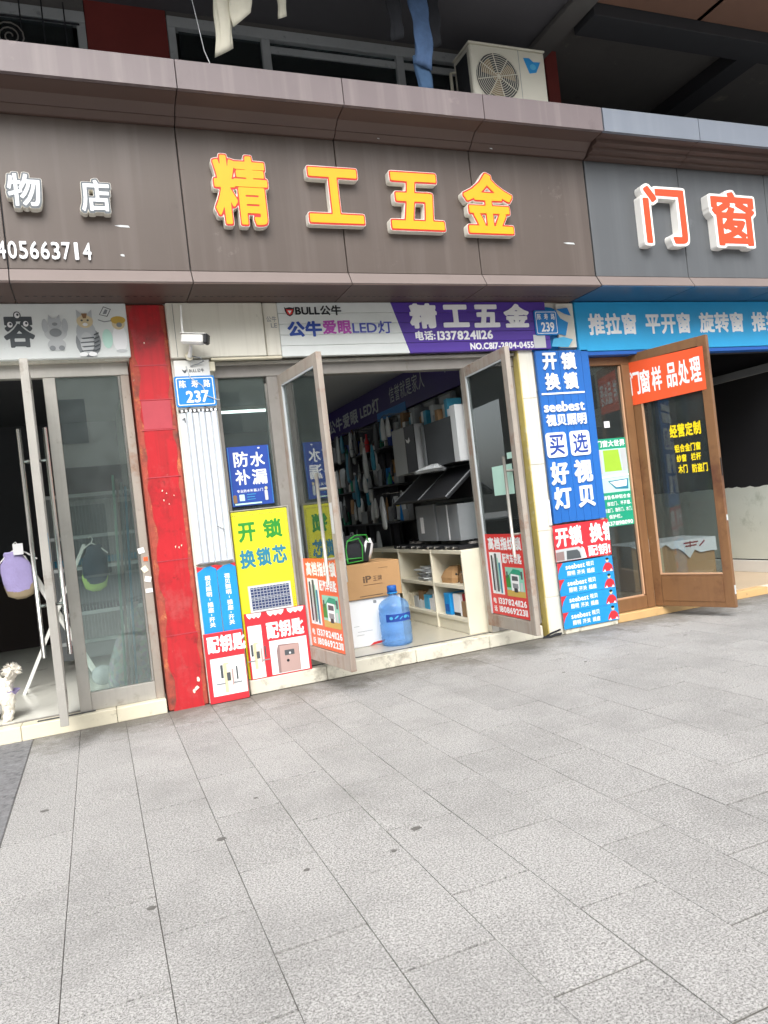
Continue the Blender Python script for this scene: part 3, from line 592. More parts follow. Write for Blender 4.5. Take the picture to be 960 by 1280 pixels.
d = leg((1.66, -.6, 5.3), (1.65, -.6, 4.91), .03, .02, 8); d.box(1.62, 1.70, -.62, -.58, 5.27, 5.345, b=.01); setp(d.build('pale_shirt_sleeve', 'cloth_white', smooth=True), 'narrow pale garment hanging right of the white trousers', 'garment')
je = thing('jeans', 'light blue jeans hanging in front of the upstairs window', 'jeans', (2.72, -.6, 4.5))
d = leg((2.78, -.6, 5.30), (2.735, -.60, 4.68), .068, .020, 3, bend=.018, wob=.13, tilt=-.3); d.box(2.70, 2.86, -.63, -.57, 5.28, 5.345, b=.01); d.build('leg', 'denim', je, smooth=True)
d = leg((2.735, -.585, 4.76), (2.755, -.585, 4.47), .060, .018, 4, steps=6); d.build('leg_inside', 'denim_dark', je, smooth=True)
d = leg((2.55, -.6, 5.3), (2.555, -.6, 4.87), .052, .022, 6); d.box(2.5, 2.61, -.63, -.57, 5.28, 5.345, b=.01); setp(d.build('black_garment', 'cloth_dark', smooth=True), 'black garment hanging left of the jeans', 'garment')
d = leg((2.90, -.57, 5.3), (2.88, -.56, 4.87), .058, .022, 7); d.box(2.87, 2.96, -.6, -.54, 5.28, 5.345, b=.01); setp(d.build('navy_garment', 'cloth_dark', smooth=True), 'dark garment hanging behind and right of the jeans', 'garment')
setp(tube('wire', [(1.0, -.55, 5.40), (1.02, -.56, 5.0), (1.06, -.60, 4.6), (1.09, -.66, 4.436)], .003, 'p_ltgrey', n=5), 'thin pale wire hanging past the upstairs window', 'wire')
rg = random.Random(4)
d = MB(); d.add(loftd([(4.36+.03*i, -.5, 4.436+.035*math.sin(i*1.3+.4)+i*0, .02, .02) for i in range(1)]+[(4.36, -.5, 4.46, .045, .04), (4.37, -.5, 4.50, .035, .03), (4.37, -.5, 4.53, .012, .01)], 10, wob=.2)); setp(d.build('crumpled_bag', 'plastic_film'), 'crumpled pale plastic scrap on the fascia right of the air conditioner', 'litter')

# ================================================================== PET SHOP (left)
sg = thing('shop_sign_board', 'white pet shop sign board with printed cats and a dog', 'sign', (-.6, -.02, 2.615))
bx('board', -4.2, .388, -.045, -.002, 2.615, 3.010, 'p_offwhite', sg, b=.006)
txt('lettering', '容', (-.43, -.235, 2.70, 2.94), -.047, 'p_dkgrey', sg, bold=.035, n=56)
for cx, cz in ((-.335, 2.925), (-.385, 2.86), (-.285, 2.865)):
    flat('dot_ring', ell(cx, cz, .024, .028), -.048, 'p_dkgrey', sg); flat('dot', ell(cx, cz, .017, .02), -.049, 'p_white', sg); flat('dot', ell(cx+.004, cz+.004, .008, .009, 10), -.05, 'p_dkgrey', sg)
def pic(parts, p, y0=-.0465, dy=.0006):
    for i, (nm, pts, mt) in enumerate(parts): flat(nm, pts, y0-dy*i, mt, p, th=.0004)
pic([('cat_print', ell(-.10, 2.80, .075, .06), 'p_ltgrey'), ('cat_print', ell(-.10, 2.715, .06, .045), 'p_ltgrey'), ('cat_print', ell(-.165, 2.85, .02, .05), 'p_silver'), ('cat_print', ell(-.035, 2.85, .02, .05), 'p_silver'), ('cat_print', ell(-.10, 2.865, .045, .038), 'p_silver'),
     ('cat_print', [(-.14, 2.88), (-.135, 2.93), (-.11, 2.895)], 'p_silver'), ('cat_print', [(-.06, 2.88), (-.065, 2.93), (-.09, 2.895)], 'p_silver'), ('cat_print', ell(-.10, 2.80, .04, .03), 'p_grey'), ('cat_print', ell(-.10, 2.86, .018, .012), 'p_grey'), ('cat_print', ell(-.13, 2.69, .02, .018), 'p_grey'), ('cat_print', ell(-.07, 2.69, .02, .018), 'p_grey')], sg)
pic([('cat_print', ell(.11, 2.73, .085, .11), 'p_grey'), ('cat_print', ell(.10, 2.80, .065, .09), 'p_silver'), ('cat_print', ell(.10, 2.88, .055, .05), 'p_sand'), ('cat_print', [(.05, 2.90), (.048, 2.965), (.085, 2.925)], 'p_silver'), ('cat_print', [(.15, 2.90), (.152, 2.965), (.115, 2.925)], 'p_silver'),
     ('cat_print', [(.08, 2.935), (.12, 2.935), (.11, 2.90), (.09, 2.90)], 'p_brown'), ('cat_print', ell(.08, 2.885, .008, .007, 8), 'p_dkgrey'), ('cat_print', ell(.12, 2.885, .008, .007, 8), 'p_dkgrey'), ('cat_print', ell(.10, 2.855, .018, .012, 10), 'p_white'), ('cat_print', ell(.10, 2.72, .045, .08), 'p_ltgrey')]
    + [('stripe', [(.055+.02*(k % 2), 2.66+.03*k), (.15, 2.665+.03*k), (.15, 2.674+.03*k), (.06, 2.668+.03*k)], 'p_dkgrey') for k in range(4)] + [('stripe', [(.15, 2.66+.028*k), (.185, 2.675+.028*k), (.183, 2.685+.028*k), (.15, 2.67+.028*k)], 'p_dkgrey') for k in range(5)] + [('cat_print', ell(.07, 2.64, .028, .016, 12), 'p_white'), ('cat_print', ell(.13, 2.64, .028, .016, 12), 'p_white')], sg)
pic([('dog_print', ell(.325, 2.75, .05, .10), 'p_white'), ('dog_print', ell(.325, 2.86, .045, .045), 'p_sand'), ('dog_print', ell(.325, 2.885, .052, .028), 'p_gold'), ('dog_print', ell(.33, 2.85, .02, .018, 10), 'p_grey'), ('dog_print', ell(.33, 2.66, .04, .012, 10), 'p_ltgrey'), ('cat_print', ell(.24, 2.75, .035, .07), 'p_palegreen')], sg)
pic([('doodle', [(.20, 2.925), (.235, 2.985), (.285, 2.965), (.255, 2.91)], 'p_dkgrey'), ('doodle', [(.206, 2.927), (.237, 2.979), (.279, 2.962), (.252, 2.916)], 'p_offwhite'), ('doodle', [(.225, 2.93), (.245, 2.965), (.262, 2.958), (.25, 2.93)], 'p_grey'), ('doodle', [(.19, 2.885), (.23, 2.87), (.28, 2.878), (.28, 2.884), (.23, 2.877), (.19, 2.892)], 'p_grey')], sg)
# storefront frame
sf = thing('glass_storefront', 'stainless steel framed glass storefront of the pet shop', 'storefront', (-.6, .08, .10))
bx('top_rail', -4.2, .362, .05, .115, 2.505, 2.60, 'steel', sf); bx('post', .302, .362, .05, .11, .10, 2.503, 'steel_rust', sf); bx('post', -.222, -.142, .05, .11, .101, 2.503, 'steel', sf)
bx('inner_post', .282, .301, .055, .10, .232, 2.503, 'steel_bright', sf); bx('bottom_rail', -.141, .301, .05, .11, .101, .230, 'steel', sf); bx('post', -1.7, -1.62, .05, .11, .101, 2.503, 'steel', sf); bx('post', -3.0, -2.92, .05, .11, .101, 2.503, 'steel', sf); bx('pane', -2.92, -1.70, .078, .084, .101, 2.503, 'glass', sf, b=0)  # unseen left bay added, widening the front so more daylight enters
bx('pane', -.141, .281, .078, .084, .231, 2.503, 'glass_veil', sf, b=0); bx('door_closer_plate', -.50, -.12, .02, .045, .101, .106, 'dark_grey', sf, b=0)
for nm, (u, v, w_, h, mt, a) in enumerate([(.31, 1.20, .045, .04, 'p_white', .2), (.335, 1.135, .03, .03, 'p_orange', 0), (.32, 1.06, .04, .045, 'p_cream', .5), (.335, .985, .045, .04, 'p_white', -.3), (.335, .90, .05, .03, 'p_white', 0)]):
    c, s = math.cos(a), math.sin(a); setp(mesh('paper_scrap', [(u+w_/2*i*c-h/2*j*s, yy, v+w_/2*i*s+h/2*j*c) for yy in (.046, .0485) for i, j in ((-1, -1), (1, -1), (1, 1), (-1, 1))], BF, mt), ('white paper scrap stuck highest on the pet shop door post', 'small orange sticker on the pet shop door post', 'cream triangular scrap stuck on the pet shop door post', 'tilted white scrap below the cream one on the pet shop post', 'lowest white sticker on the pet shop door post')[nm], 'sticker')
# opened glass leaf seen edge-on
a = math.atan2(-.75, .028)
dl = thing('glass_door', 'stainless framed pet shop door swung open, seen edge-on', 'door', (-.318, .06, .19), a)
def leaf(root, w, h, mf, mg, st=.06, th=.04, bot=.09, top=.06, edge=None):
    bx('hinge_stile', 0, st, -th/2, th/2, 0, h, mf, root, local=True); bx('lock_stile', w-st, w, -th/2, th/2, 0, h, edge or mf, root, local=True)
    bx('bottom_rail', st, w-st, -th/2+.001, th/2-.001, 0, bot, mf, root, local=True); bx('top_rail', st, w-st, -th/2+.001, th/2-.001, h-top, h, mf, root, local=True)
    bx('pane', st, w-st, -.003, .003, bot, h-top, mg, root, b=0, local=True)
leaf(dl, .75, 2.285, 'steel', 'glass', th=.05, bot=.10)
def pull(root, u, z0, z1, mat, off=.075, r=.0145):
    for s_ in (-1, 1):
        hd = tube('pull_handle', [(u, s_*off, z0), (u, s_*off, z1)], r, mat, root, n=12, local=True)
    for z in (z0+.25*(z1-z0)*.9, z1-.12*(z1-z0)*1.2): tube('handle_bolt', [(u, -off, z), (u, off, z)], .010, mat, root, n=8, local=True)
pull(dl, .61, .42, 1.87, 'steel_bright', .075)
d = bx('tape_scrap', .69, .728, .0255, .027, 1.02, 1.20, 'p_ltblue', dl, local=True)
# inside the pet shop
ck = thing('wire_cage', 'tall grey wire pet cage standing behind the pet shop window', 'cage', (.1, 2.0, .10))
for z in (.35, .62, 1.05, 1.35, 1.75): bx('shelf_rail', -.42, .40, 1.98, 2.0, z, z+.035, 'p_silver', ck); 
for xx in (-.42, .38): bx('upright', xx, xx+.03, 1.97, 2.02, .10, 1.80, 'p_grey', ck)
for i in range(26): tube('cage_bar', [(-.38+.03*i, 1.985, .36), (-.38+.03*i, 1.985, 1.75)], .003, 'p_grey', ck, n=4)
bx('tray', -.40, .38, 2.03, 2.4, 1.10, 1.16, 'p_bluegreen', ck); bx('tray', -.40, .38, 2.03, 2.4, .64, .70, 'dark_grey', ck); bx('back_panel', -.42, .41, 2.41, 2.43, .15, 1.8, 'mid_grey', ck)
rk = thing('drying_rack', 'white folding X-legged rack holding pet vests', 'rack', (-.38, 1.3, .10))
for yy in (1.12, 1.42):
    mesh('leg', *bar((-.68, yy+.08, .10), (-.09, yy-.05, 1.29), .025, .018), 'white_plastic', rk); mesh('leg', *bar((-.09, yy+.10, .10), (-.58, yy-.03, 1.25), .025, .018), 'white_plastic', rk)
for (xx, zz) in ((-.09, 1.29), (-.585, 1.25), (-.385, .70)): tube('cross_rod', [(xx, 1.06, zz), (xx, 1.45, zz)], .009, 'white_plastic', rk)
def vest(name, label, cx, cy, zt, w, h, mat, trim, tilt=0):
    v = thing(name, label, 'pet vest', (cx, cy, zt-h))
    rows = []
    prof = [(0, .25), (.04, .62), (.12, .86), (.3, .98), (.55, 1.0), (.72, .92), (.8, .72), (.88, .60), (.95, .62), (1, .52)]
    for t, k in prof: rows.append((cx+tilt*t, cy, zt-h+h*t, w/2*k, .03*(1-abs(t-.5))+.012))
    loft('body', rows, mat, v, wob=.03, n=24); rows2 = [(cx+tilt*.03, cy, zt-h-.03, w/2*.3, .02), (cx, cy+.004, zt-h+.0, w/2*.85, .034), (cx, cy+.004, zt-h+.08, w/2*1.04, .032), (cx, cy+.004, zt-h+.12, w/2*1.0, .02)]
    loft('hem', rows2, trim, v, wob=.03, n=24)
    tube('clothes_hanger', [(cx-w*.62, cy, zt-.10), (cx-w*.3, cy-.01, zt-.02), (cx, cy-.01, zt+.02), (cx+w*.3, cy-.01, zt-.02), (cx+w*.62, cy, zt-.08)], .006, 'white_plastic', v); tube('hanger_hook', [(cx, cy, zt+.02), (cx+.015, cy, zt+.05), (cx, cy, zt+.075), (cx-.02, cy, zt+.06)], .004, 'white_plastic', v)
    return v
vest('pet_vest', 'lilac quilted pet vest hanging at the left of the rack', -.60, 1.03, 1.30, .235, .36, 'vest_purple', 'vest_tan', -.03)
vest('pet_vest', 'navy and lime green pet vest hanging behind the pet shop window', -.03, 1.03, 1.28, .20, .36, 'vest_navy', 'vest_green', .02)
bx('price_tag', -.62, -.545, .98, .984, 1.27, 1.36, 'paper_white', bpy.data.objects['pet_vest'], b=0)
# white long-haired dog, rear half in view
dg_ = MB(); dg_.add(loftd([(-.86+.0*i, .30, z, rx, ry) for i, (z, rx, ry) in enumerate(((.20, .05, .05), (.24, .15, .085), (.30, .20, .10), (.36, .19, .095), (.41, .13, .06)))], 18, wob=.05))
for lx, ly in ((-.70, .25), (-.72, .36), (-.98, .25), (-.98, .36)): dg_.add(loftd([(lx-.01, ly, .101, .036, .045), (lx, ly, .13, .034, .036), (lx+.008, ly, .18, .036, .036), (lx, ly, .26, .055, .045), (lx-.02, ly, .33, .05, .04)], 14, wob=.06))
dg_.add(loftd([(-1.05, .30, .34, .05, .05), (-1.07, .30, .40, .075, .07), (-1.10, .30, .47, .085, .075), (-1.10, .30, .53, .07, .065), (-1.09, .30, .57, .03, .03)], 16, wob=.05)); dg_.add(loftd([(-.68, .30, .34, .02, .02), (-.665, .30, .38, .025, .025), (-.66, .30, .42, .05, .045), (-.655, .30, .455, .055, .05), (-.65, .30, .485, .02, .02)], 14, wob=.18))
dog = thing('dog', 'white fluffy dog with lilac band standing in the pet shop doorway', 'dog', (-.85, .30, .10))
bd = dg_.build('body', 'fur', dog); md = bd.modifiers.new('r', 'REMESH'); md.mode = 'VOXEL'; md.voxel_size = .010; md.use_smooth_shade = True
tx = bpy.data.textures.new('fluff', 'CLOUDS'); tx.noise_scale = .02; ds = bd.modifiers.new('d', 'DISPLACE'); ds.texture = tx; ds.strength = .028; ds.mid_level = .5
d = MB(); d.add(loftd([(-.80+.02*k, .30, z, rx, ry) for k, (z, rx, ry) in enumerate(((.25, .12, .08), (.27, .13, .088), (.29, .135, .09), (.31, .13, .09)))], 18, (False, False))); d.build('body_band', 'vest_purple', dog, smooth=True)
rg = random.Random(9); hr = MB()
for i in range(220):
    a1, a2 = rg.uniform(0, 6.28), rg.uniform(-.2, 1.3); q = Vector((math.cos(a1)*math.cos(a2), math.sin(a1)*math.cos(a2), math.sin(a2))); p0 = Vector((-.655, .30, .44))+q*.02; p1 = p0+q*rg.uniform(.035, .06)+Vector((0, 0, -.008)); hr.add(tubed([p0, (p0+p1)/2+Vector((0, 0, .006)), p1], [.0035, .003, .001], 4))
setp(hr.build('tail_hair', 'fur', dog, smooth=True), kind='stuff')
# sticks and bag behind the pane
for i, (x0, x1, mt, lb) in enumerate(((.185, .115, 'p_mint', 'pale green broomstick standing behind the pet shop pane'), (.215, .20, 'p_tan', 'pink broomstick standing behind the pet shop pane'), (.25, .225, 'p_silver', 'grey stick standing behind the pet shop pane'), (.285, .265, 'p_ltblue', 'light blue broomstick nearest the pet shop door post'))):
    setp(tube('broomstick', [(.10+.025*i, .22, .101), (.175+.026*i, .13, 1.78-.03*i)], .009, mt), lb, 'broomstick', 'sticks behind the pet shop pane')
pb = thing('toy_bag', 'clear bag full of coloured toys slumped behind the pet shop pane', 'bag', (.15, .5, .10))
loft('bag', [(.13, .56, .101, .14, .10), (.14, .56, .2, .17, .13), (.16, .55, .34, .165, .13), (.19, .53, .5, .13, .10), (.22, .5, .64, .07, .06), (.23, .49, .74, .02, .02), (.23, .49, .8, .04, .03)], 'bag_film', pb, wob=.07, n=26)
loft('ball', [(-.05, .62, .25+.08*math.sin(t), .085*math.cos(t)+.002, .06*math.cos(t)+.002) for t in [-1.5+.5*i for i in range(7)]], 'plastic_film', pb, n=18)

# ------------------------------------------------------------------ red pillar
pl = thing('red_pillar', 'peeling red painted pillar between the pet shop and the hardware shop', 'pillar', (.52, .1, 0))
bx('core', .376, .666, -.02, .299, 0, 3.009, 'red_edge', pl, b=.012)
n = 40; rgp = random.Random(14); le = [(.418+rgp.uniform(-.012, .014)+.012*math.sin(i*.8), 3.0*i/n) for i in range(n+1)]; re_ = [(.632+rgp.uniform(-.012, .012), 3.0*i/n) for i in range(n+1)]
mesh('painted_face', [(u, -.0225, v) for u, v in le]+[(u, -.0225, v) for u, v in re_], [[i, n+1+i, n+2+i, i+1] for i in range(n)], 'red_paint', pl)
bx('faded_patch', .424, .628, -.0238, -.0229, 2.08, 2.29, 'red_faded', pl, b=0)
rg = random.Random(5)
for z in (2.295, 2.07, 2.55, 1.72, 1.1, .55): bx('tape_band', .405, .645, -.0255, -.0241, z, z+.006, 'red_faded', pl, b=0)
for (u, v, s_) in ((.50, 1.62, .009), (.53, 1.60, .007), (.505, 1.55, .007), (.54, 1.52, .009), (.58, 1.58, .007), (.55, 1.20, .010), (.575, 1.19, .009), (.595, 1.205, .010), (.60, .20, .022), (.585, .14, .025), (.57, .12, .02), (.49, 2.72, .008)):
    n = 7; flat('paint_chip', [(u+s_*rg.uniform(.15, .9)*math.cos(6.283*i/n), v+s_*rg.uniform(.2, 1.1)*math.sin(6.283*i/n)) for i in range(n)], -.0262, 'p_cream', pl)

# ================================================================== HARDWARE SHOP (middle)
cb = thing('cladding_box', 'cream cladding box above the security camera', 'cladding', (1.1, -.03, 2.59))
bx('panel', .668, 1.393, -.06, -.001, 2.592, 3.008, 'cream_wall', cb, b=.006); bx('panel', 1.399, 1.514, -.055, -.001, 2.592, 3.008, 'cream_wall', cb, b=.006); bx('trim', .96, 1.515, -.05, -.0, 2.572, 2.590, 'cream_tile', cb)
bx('seam', .716, .719, -.0608, -.0595, 2.6, 3.0, 'p_dkgrey', cb, b=0)
txt('lettering', '公牛', (1.42, 1.50, 2.855, 2.90), -.0565, 'p_grey', cb, .01); txt('lettering', 'LE', (1.45, 1.50, 2.81, 2.845), -.0565, 'p_grey', cb, .01)
bx('white_panel', .683, .945, -.045, -.001, 2.21, 2.578, 'white_plastic', bpy.data.objects['cladding_box'], b=.004)
txt('lettering', 'BULL公牛', (.79, .90, 2.483, 2.513), -.0465, 'p_dkgrey', cb, .02); flat('bull_mark', [(.735, 2.51), (.755, 2.50), (.775, 2.51), (.768, 2.49), (.757, 2.478), (.745, 2.49)], -.0468, 'p_dkgrey', cb)
bx('bracket_block', .945, .985, -.05, -.001, 2.49, 2.56, 'cream_tile', cb)
# security camera
sc = thing('security_camera', 'white bullet security camera with antenna on the cream wall', 'security camera', (.8, -.1, 2.55))
mesh('wall_plate', *tubed([(.80, -.061, 2.60), (.80, -.09, 2.60)], .032, 14), 'cream_tile', sc); tube('bracket_arm', [(.80, -.09, 2.60), (.80, -.15, 2.615), (.805, -.17, 2.66)], [.018, .014, .012], 'white_plastic', sc)
X = Matrix.Translation((.83, -.20, 2.695)) @ Matrix.Rotation(R(-28), 4, 'Z') @ Matrix.Rotation(R(9), 4, 'Y')
vs, fs = boxd(-.095, .075, -.035, .035, -.035, .035, .012); mesh('housing', [X @ v for v in vs], fs, 'white_plastic', sc)
vs, fs = boxd(.0755, .11, -.034, .034, -.036, .040, .010); mesh('lens_hood', [X @ v for v in vs], fs, 'black_plastic', sc)
vs, fs = boxd(-.10, .10, -.039, .039, .0355, .041, .002); mesh('sun_shield', [X @ v for v in vs], fs, 'white_plastic', sc)
tube('antenna', [X @ Vector((-.08, -.02, .04)), X @ Vector((-.09, -.02, .09)), X @ Vector((-.105, -.02, .24))], [.009, .008, .006], 'white_plastic', sc)
tube('cable', [(.80, -.10, 2.60), (.87, -.12, 2.575), (.90, -.08, 2.56), (.86, -.06, 2.545), (.80, -.055, 2.53)], .004, 'p_grey', sc, n=6)
# house number plates
def plate(x0, x1, z0, z1, y, num, label):
    p = thing('address_plate', label, 'address plate', ((x0+x1)/2, y, z0))
    mesh('plate', *prism_y([(u, v) for u, v in rrect(x0, x1, z0, z1, .015)], y, y+.012), 'p_plate', p)
    w = (x1-x0); h = (z1-z0)
    b_o = rrect(x0+.012, x1-.012, z0+.012, z1-.012, .012); b_i = rrect(x0+.018, x1-.018, z0+.018, z1-.018, .010); n = len(b_o)
    mesh('border_line', [(u, y-.001, v) for u, v in b_o]+[(u, y-.001, v) for u, v in b_i], [[i, (i+1) % n, n+(i+1) % n, n+i] for i in range(n)], 'p_white', p)
    for k, ch in enumerate('陈寿路'): c = x0+w*(.2+.3*k); txt('lettering', ch, (c-w*.085, c+w*.085, z0+h*.62, z0+h*.87), y-.0012, 'p_white', p, .02)
    txt('lettering', num, (x0+w*.25, x0+w*.82, z0+h*.13, z0+h*.52), y-.0012, 'p_white', p, .03); return p
plate(.670, .966, 2.225, 2.455, -.060, '237', 'blue address plate numbered 237 beside the red pillar')
plate(3.868, 4.112, 2.705, 2.928, -.062, '239', 'blue address plate numbered 239 at the end of the purple sign')
cr = tube('cable', [(.77, -.05, 2.53), (.79, -.064, 2.44), (.87, -.064, 2.38), (.90, -.064, 2.30), (.965, -.066, 2.27), (.99, -.05, 2.27)], .0035, 'p_ltgrey', n=6); setp(cr, 'thin pale cable drooping across the number 237 plate', 'cable')
# ribbed white light-strip panel
lp_ = thing('light_strip_panel', 'tall ribbed white panel of light strips hanging below plate 237', 'panel', (.825, -.04, 1.04))
bx('back_board', .684, .966, -.032, -.002, 1.045, 2.205, 'white_plastic', lp_)
for i in range(6): bx('light_strip', .690+.0455*i, .690+.0455*i+.0405, -.046-(.014 if i % 2 else 0), -.0325, 1.05, 2.185, 'strip_blue' if i % 2 else 'strip_white', lp_, b=.006)
d = MB()
for i in (0, 2, 4):
    for k in range(26): d.box(.690+.0455*i+.017, .690+.0455*i+.023, -.0472, -.0461, 1.09+.042*k, 1.09+.042*k+.018)
setp(d.build('diode_rows', 'p_silver', lp_), kind='stuff')
bx('rail', .684, .968, -.05, -.004, 2.187, 2.208, 'dark_grey', lp_)
for i in range(9): bx('rail_clip', .695+.031*i, .711+.031*i, -.054, -.0505, 2.188, 2.206, 'p_white', lp_, b=0)
tube('hanging_wire', [(.74, -.05, 2.208), (.82, -.052, 2.255), (.90, -.05, 2.208)], .0025, 'brown_frame', lp_, n=5); tube('hanging_wire', [(.83, -.05, 1.30), (.87, -.056, 1.315), (.92, -.05, 1.285)], .003, 'p_grey', lp_, n=5); tube('hanging_wire', [(.70, -.05, 2.13), (.715, -.053, 2.145), (.72, -.05, 2.11)], .004, 'p_dkgrey', lp_, n=5)
# two blue vertical banners
for q, (u0, u1, lb) in enumerate(((.684, .826, 'left of the two narrow blue vertical banners under the ribbed panel'), (.829, .972, 'right of the two narrow blue vertical banners under the ribbed panel'))):
    p = thing('blue_banner', lb, 'banner', ((u0+u1)/2, -.02, .52), group='narrow blue vertical banners')
    mesh('sheet', *prism_y([(u0+.004, .50), (u1, .50), (u1, 1.0), (u1-.04, 1.025), (u0+.05, 1.015), (u0, .985)], -.022, -.019), 'p_sky', p)
    flat('red_tip', [(u0, .985), (u0+.05, 1.015), (u0-.003, 1.03)], -.0226, 'p_scarlet', p); flat('red_tip', [(u1-.04, 1.025), (u1, 1.0), (u1, 1.03)], -.0226, 'p_scarlet', p)
    c = (u0+u1)/2
    for s_, v0, v1 in (('视贝照明', .795, .955), ('插座', .675, .755), ('开关', .565, .640)): txt('lettering', s_, (c-.021, c+.021, v0, v1), -.0232, 'p_white', p, .022, vertical=True)
    for v in (.775, .657): rect('rule', c-.002, c+.002, v-.008, v+.008, -.0232, 'p_white', p)
# key-cutting boards
def lock_pic(p, cx, cz, s_, y):
    for nm, a, mt in (('lock_print', rrect(cx-.05*s_, cx+.02*s_, cz-.20*s_, cz+.16*s_, .015*s_), 'p_sand'), ('lock_print', rrect(cx-.01*s_, cx+.04*s_, cz-.21*s_, cz+.14*s_, .012*s_), 'p_cream'), ('lock_print', rrect(cx-.085*s_, cx-.055*s_, cz-.02*s_, cz+.14*s_, .006*s_), 'p_dkgrey'), ('lock_print', rrect(cx+.065*s_, cx+.085*s_, cz-.16*s_, cz+.10*s_, .006*s_), 'p_ltgrey'), ('lock_print', rrect(cx+.10*s_, cx+.12*s_, cz-.06*s_, cz+.10*s_, .006*s_), 'p_dkgrey'), ('lock_print', rrect(cx+.045*s_, cx+.062*s_, cz-.12*s_, cz+.08*s_, .006*s_), 'p_tan'), ('lock_print', rrect(cx-.015*s_, cx+.03*s_, cz-.06*s_, cz+.04*s_, .006*s_), 'p_dkgrey'), ('lock_print', rrect(cx+.06*s_, cx+.16*s_, cz-.10*s_, cz-.085*s_, .004*s_), 'p_grey'), ('lock_print', rrect(cx-.15*s_, cx-.04*s_, cz-.09*s_, cz-.075*s_, .004*s_), 'p_grey')):
        y -= .0004; flat(nm, a, y, mt, p, th=.0003)
k1 = thing('key_cutting_board', 'narrow red and white key cutting board leaning below the blue banners', 'board', (.82, -.05, .0))
bx('board', .672, .962, -.065, -.04, .004, .525, 'p_scarlet', k1, b=.003)
txt('lettering', '配钥匙', (.690, .975, .375, .505), -.0665, 'p_white', k1, .04); rect('white_field', .70, .955, .055, .335, -.0662, 'p_white', k1); lock_pic(k1, .82, .195, .62, -.0668)
k2 = thing('key_cutting_board', 'wider red key cutting board with a printed safe, below the solar panel', 'board', (1.24, .01, .113))
KF = 1.028
def kx(*v): return tuple(q*KF for q in v)
def kz(*v): return tuple(1.29-(1.29-q)*KF for q in v)
def kp(pts): return [(kx(u)[0], kz(v)[0]) for u, v in pts]
bx('board', *kx(.973, 1.445), .0, .022, .1135, kz(.64)[0], 'p_scarlet', k2, b=.003)
rect('white_field', *kx(.985, 1.088), *kz(.152, .545), -.0012, 'p_white', k2); rect('white_field', *kx(1.135, 1.425), *kz(.155, .41), -.0012, 'p_white', k2); txt('lettering', '配钥匙', kx(1.125, 1.415)+kz(.425, .555), -.0015, 'p_white', k2, .04)
for u0, u1 in ((.985, 1.10), (1.14, 1.275), (1.295, 1.43)):
    nn = 7; pts = [(u0, .637)]+[(u0+(u1-u0)*(i+.5)/nn, .612-.016*(i % 2)) for i in range(nn)]+[(u1, .637)]; flat('awning_print', kp(pts), -.0013, 'p_white', k2)
lock_pic(k2, 1.04*KF, kz(.33)[0], .56, -.0018)
pic([('safe_print', kp([(1.185, .16), (1.36, .16), (1.36, .365), (1.20, .375), (1.185, .33)]), 'p_tan2'), ('safe_print', kp([(1.205, .16), (1.36, .16), (1.355, .362), (1.21, .362)]), 'p_tan'), ('safe_print', kp(rrect(1.245, 1.32, .285, .325, .004)), 'p_dkgrey'), ('safe_print', kp(ell(1.285, .30, .008, .008, 8)), 'p_white'), ('safe_print', kp(ell(1.265, .245, .011, .011, 10)), 'p_black')], k2, -.0015)
# yellow sign
ys = thing('yellow_sign', 'yellow lock opening sign propped in the sidelight window', 'sign', (1.21, .036, .113))
bx('board', .988, 1.43, .026, .046, .1135, 1.405, 'p_yellow', ys, b=.006)
bx('frame_edge', 1.4305, 1.445, .023, .05, .1135, 1.41, 'steel', ys); bx('frame_edge', .985, 1.445, .023, .05, 1.4105, 1.42, 'steel', ys)
for ch, b_ in (('开', (1.03, 1.165, 1.17, 1.32)), ('锁', (1.225, 1.375, 1.18, 1.33))): txt('lettering', ch, b_, .0245, 'p_green', ys, .035)
for ch, b_ in (('换', (1.02, 1.14, .965, 1.11)), ('锁', (1.15, 1.265, .97, 1.115)), ('芯', (1.275, 1.39, .975, 1.12))): txt('lettering', ch, b_, .0245, 'p_bluegreen', ys, .035)
d = MB()
for i in range(30): d.box(1.0+.0138*i, 1.006+.0138*i, .0245, .0258, 1.375, 1.381)
for i in range(40): d.box(1.412, 1.417, .0245, .0258, .62+.019*i, .628+.019*i)
setp(d.build('dotted_border', 'p_brown', ys), kind='stuff')
sp = thing('solar_panel', 'small dark solar panel with white frame propped before the yellow sign', 'solar panel', (1.22, .0, .622))
TL = Matrix.Translation((1.222, -.004, .6235)) @ Matrix.Rotation(R(-5), 4, 'X')
def tmesh(name, x0, x1, y0, y1, z0, z1, mat, p): vs, fs = boxd(x0, x1, y0, y1, z0, z1, .001); return mesh(name, [TL @ v for v in vs], fs, mat, p)
tmesh('frame', -.168, .168, -.004, .016, 0, .205, 'p_ltgrey', sp)
for i in range(12):
    for j in range(2): tmesh('cell', -.152+.0256*i, -.152+.0256*i+.0225, -.0065, -.0045, .016+.088*j, .016+.088*j+.085, 'solar_cell', sp)
d = MB()
for i in range(12):
    for j in range(8): d.box(-.152+.0256*i+.002, -.152+.0256*i+.0205, -.0072, -.0067, .022+.0222*j, .0255+.0222*j)
d.v = [TL @ v for v in d.v]; setp(d.build('bus_lines', 'p_ltgrey', sp), kind='stuff')
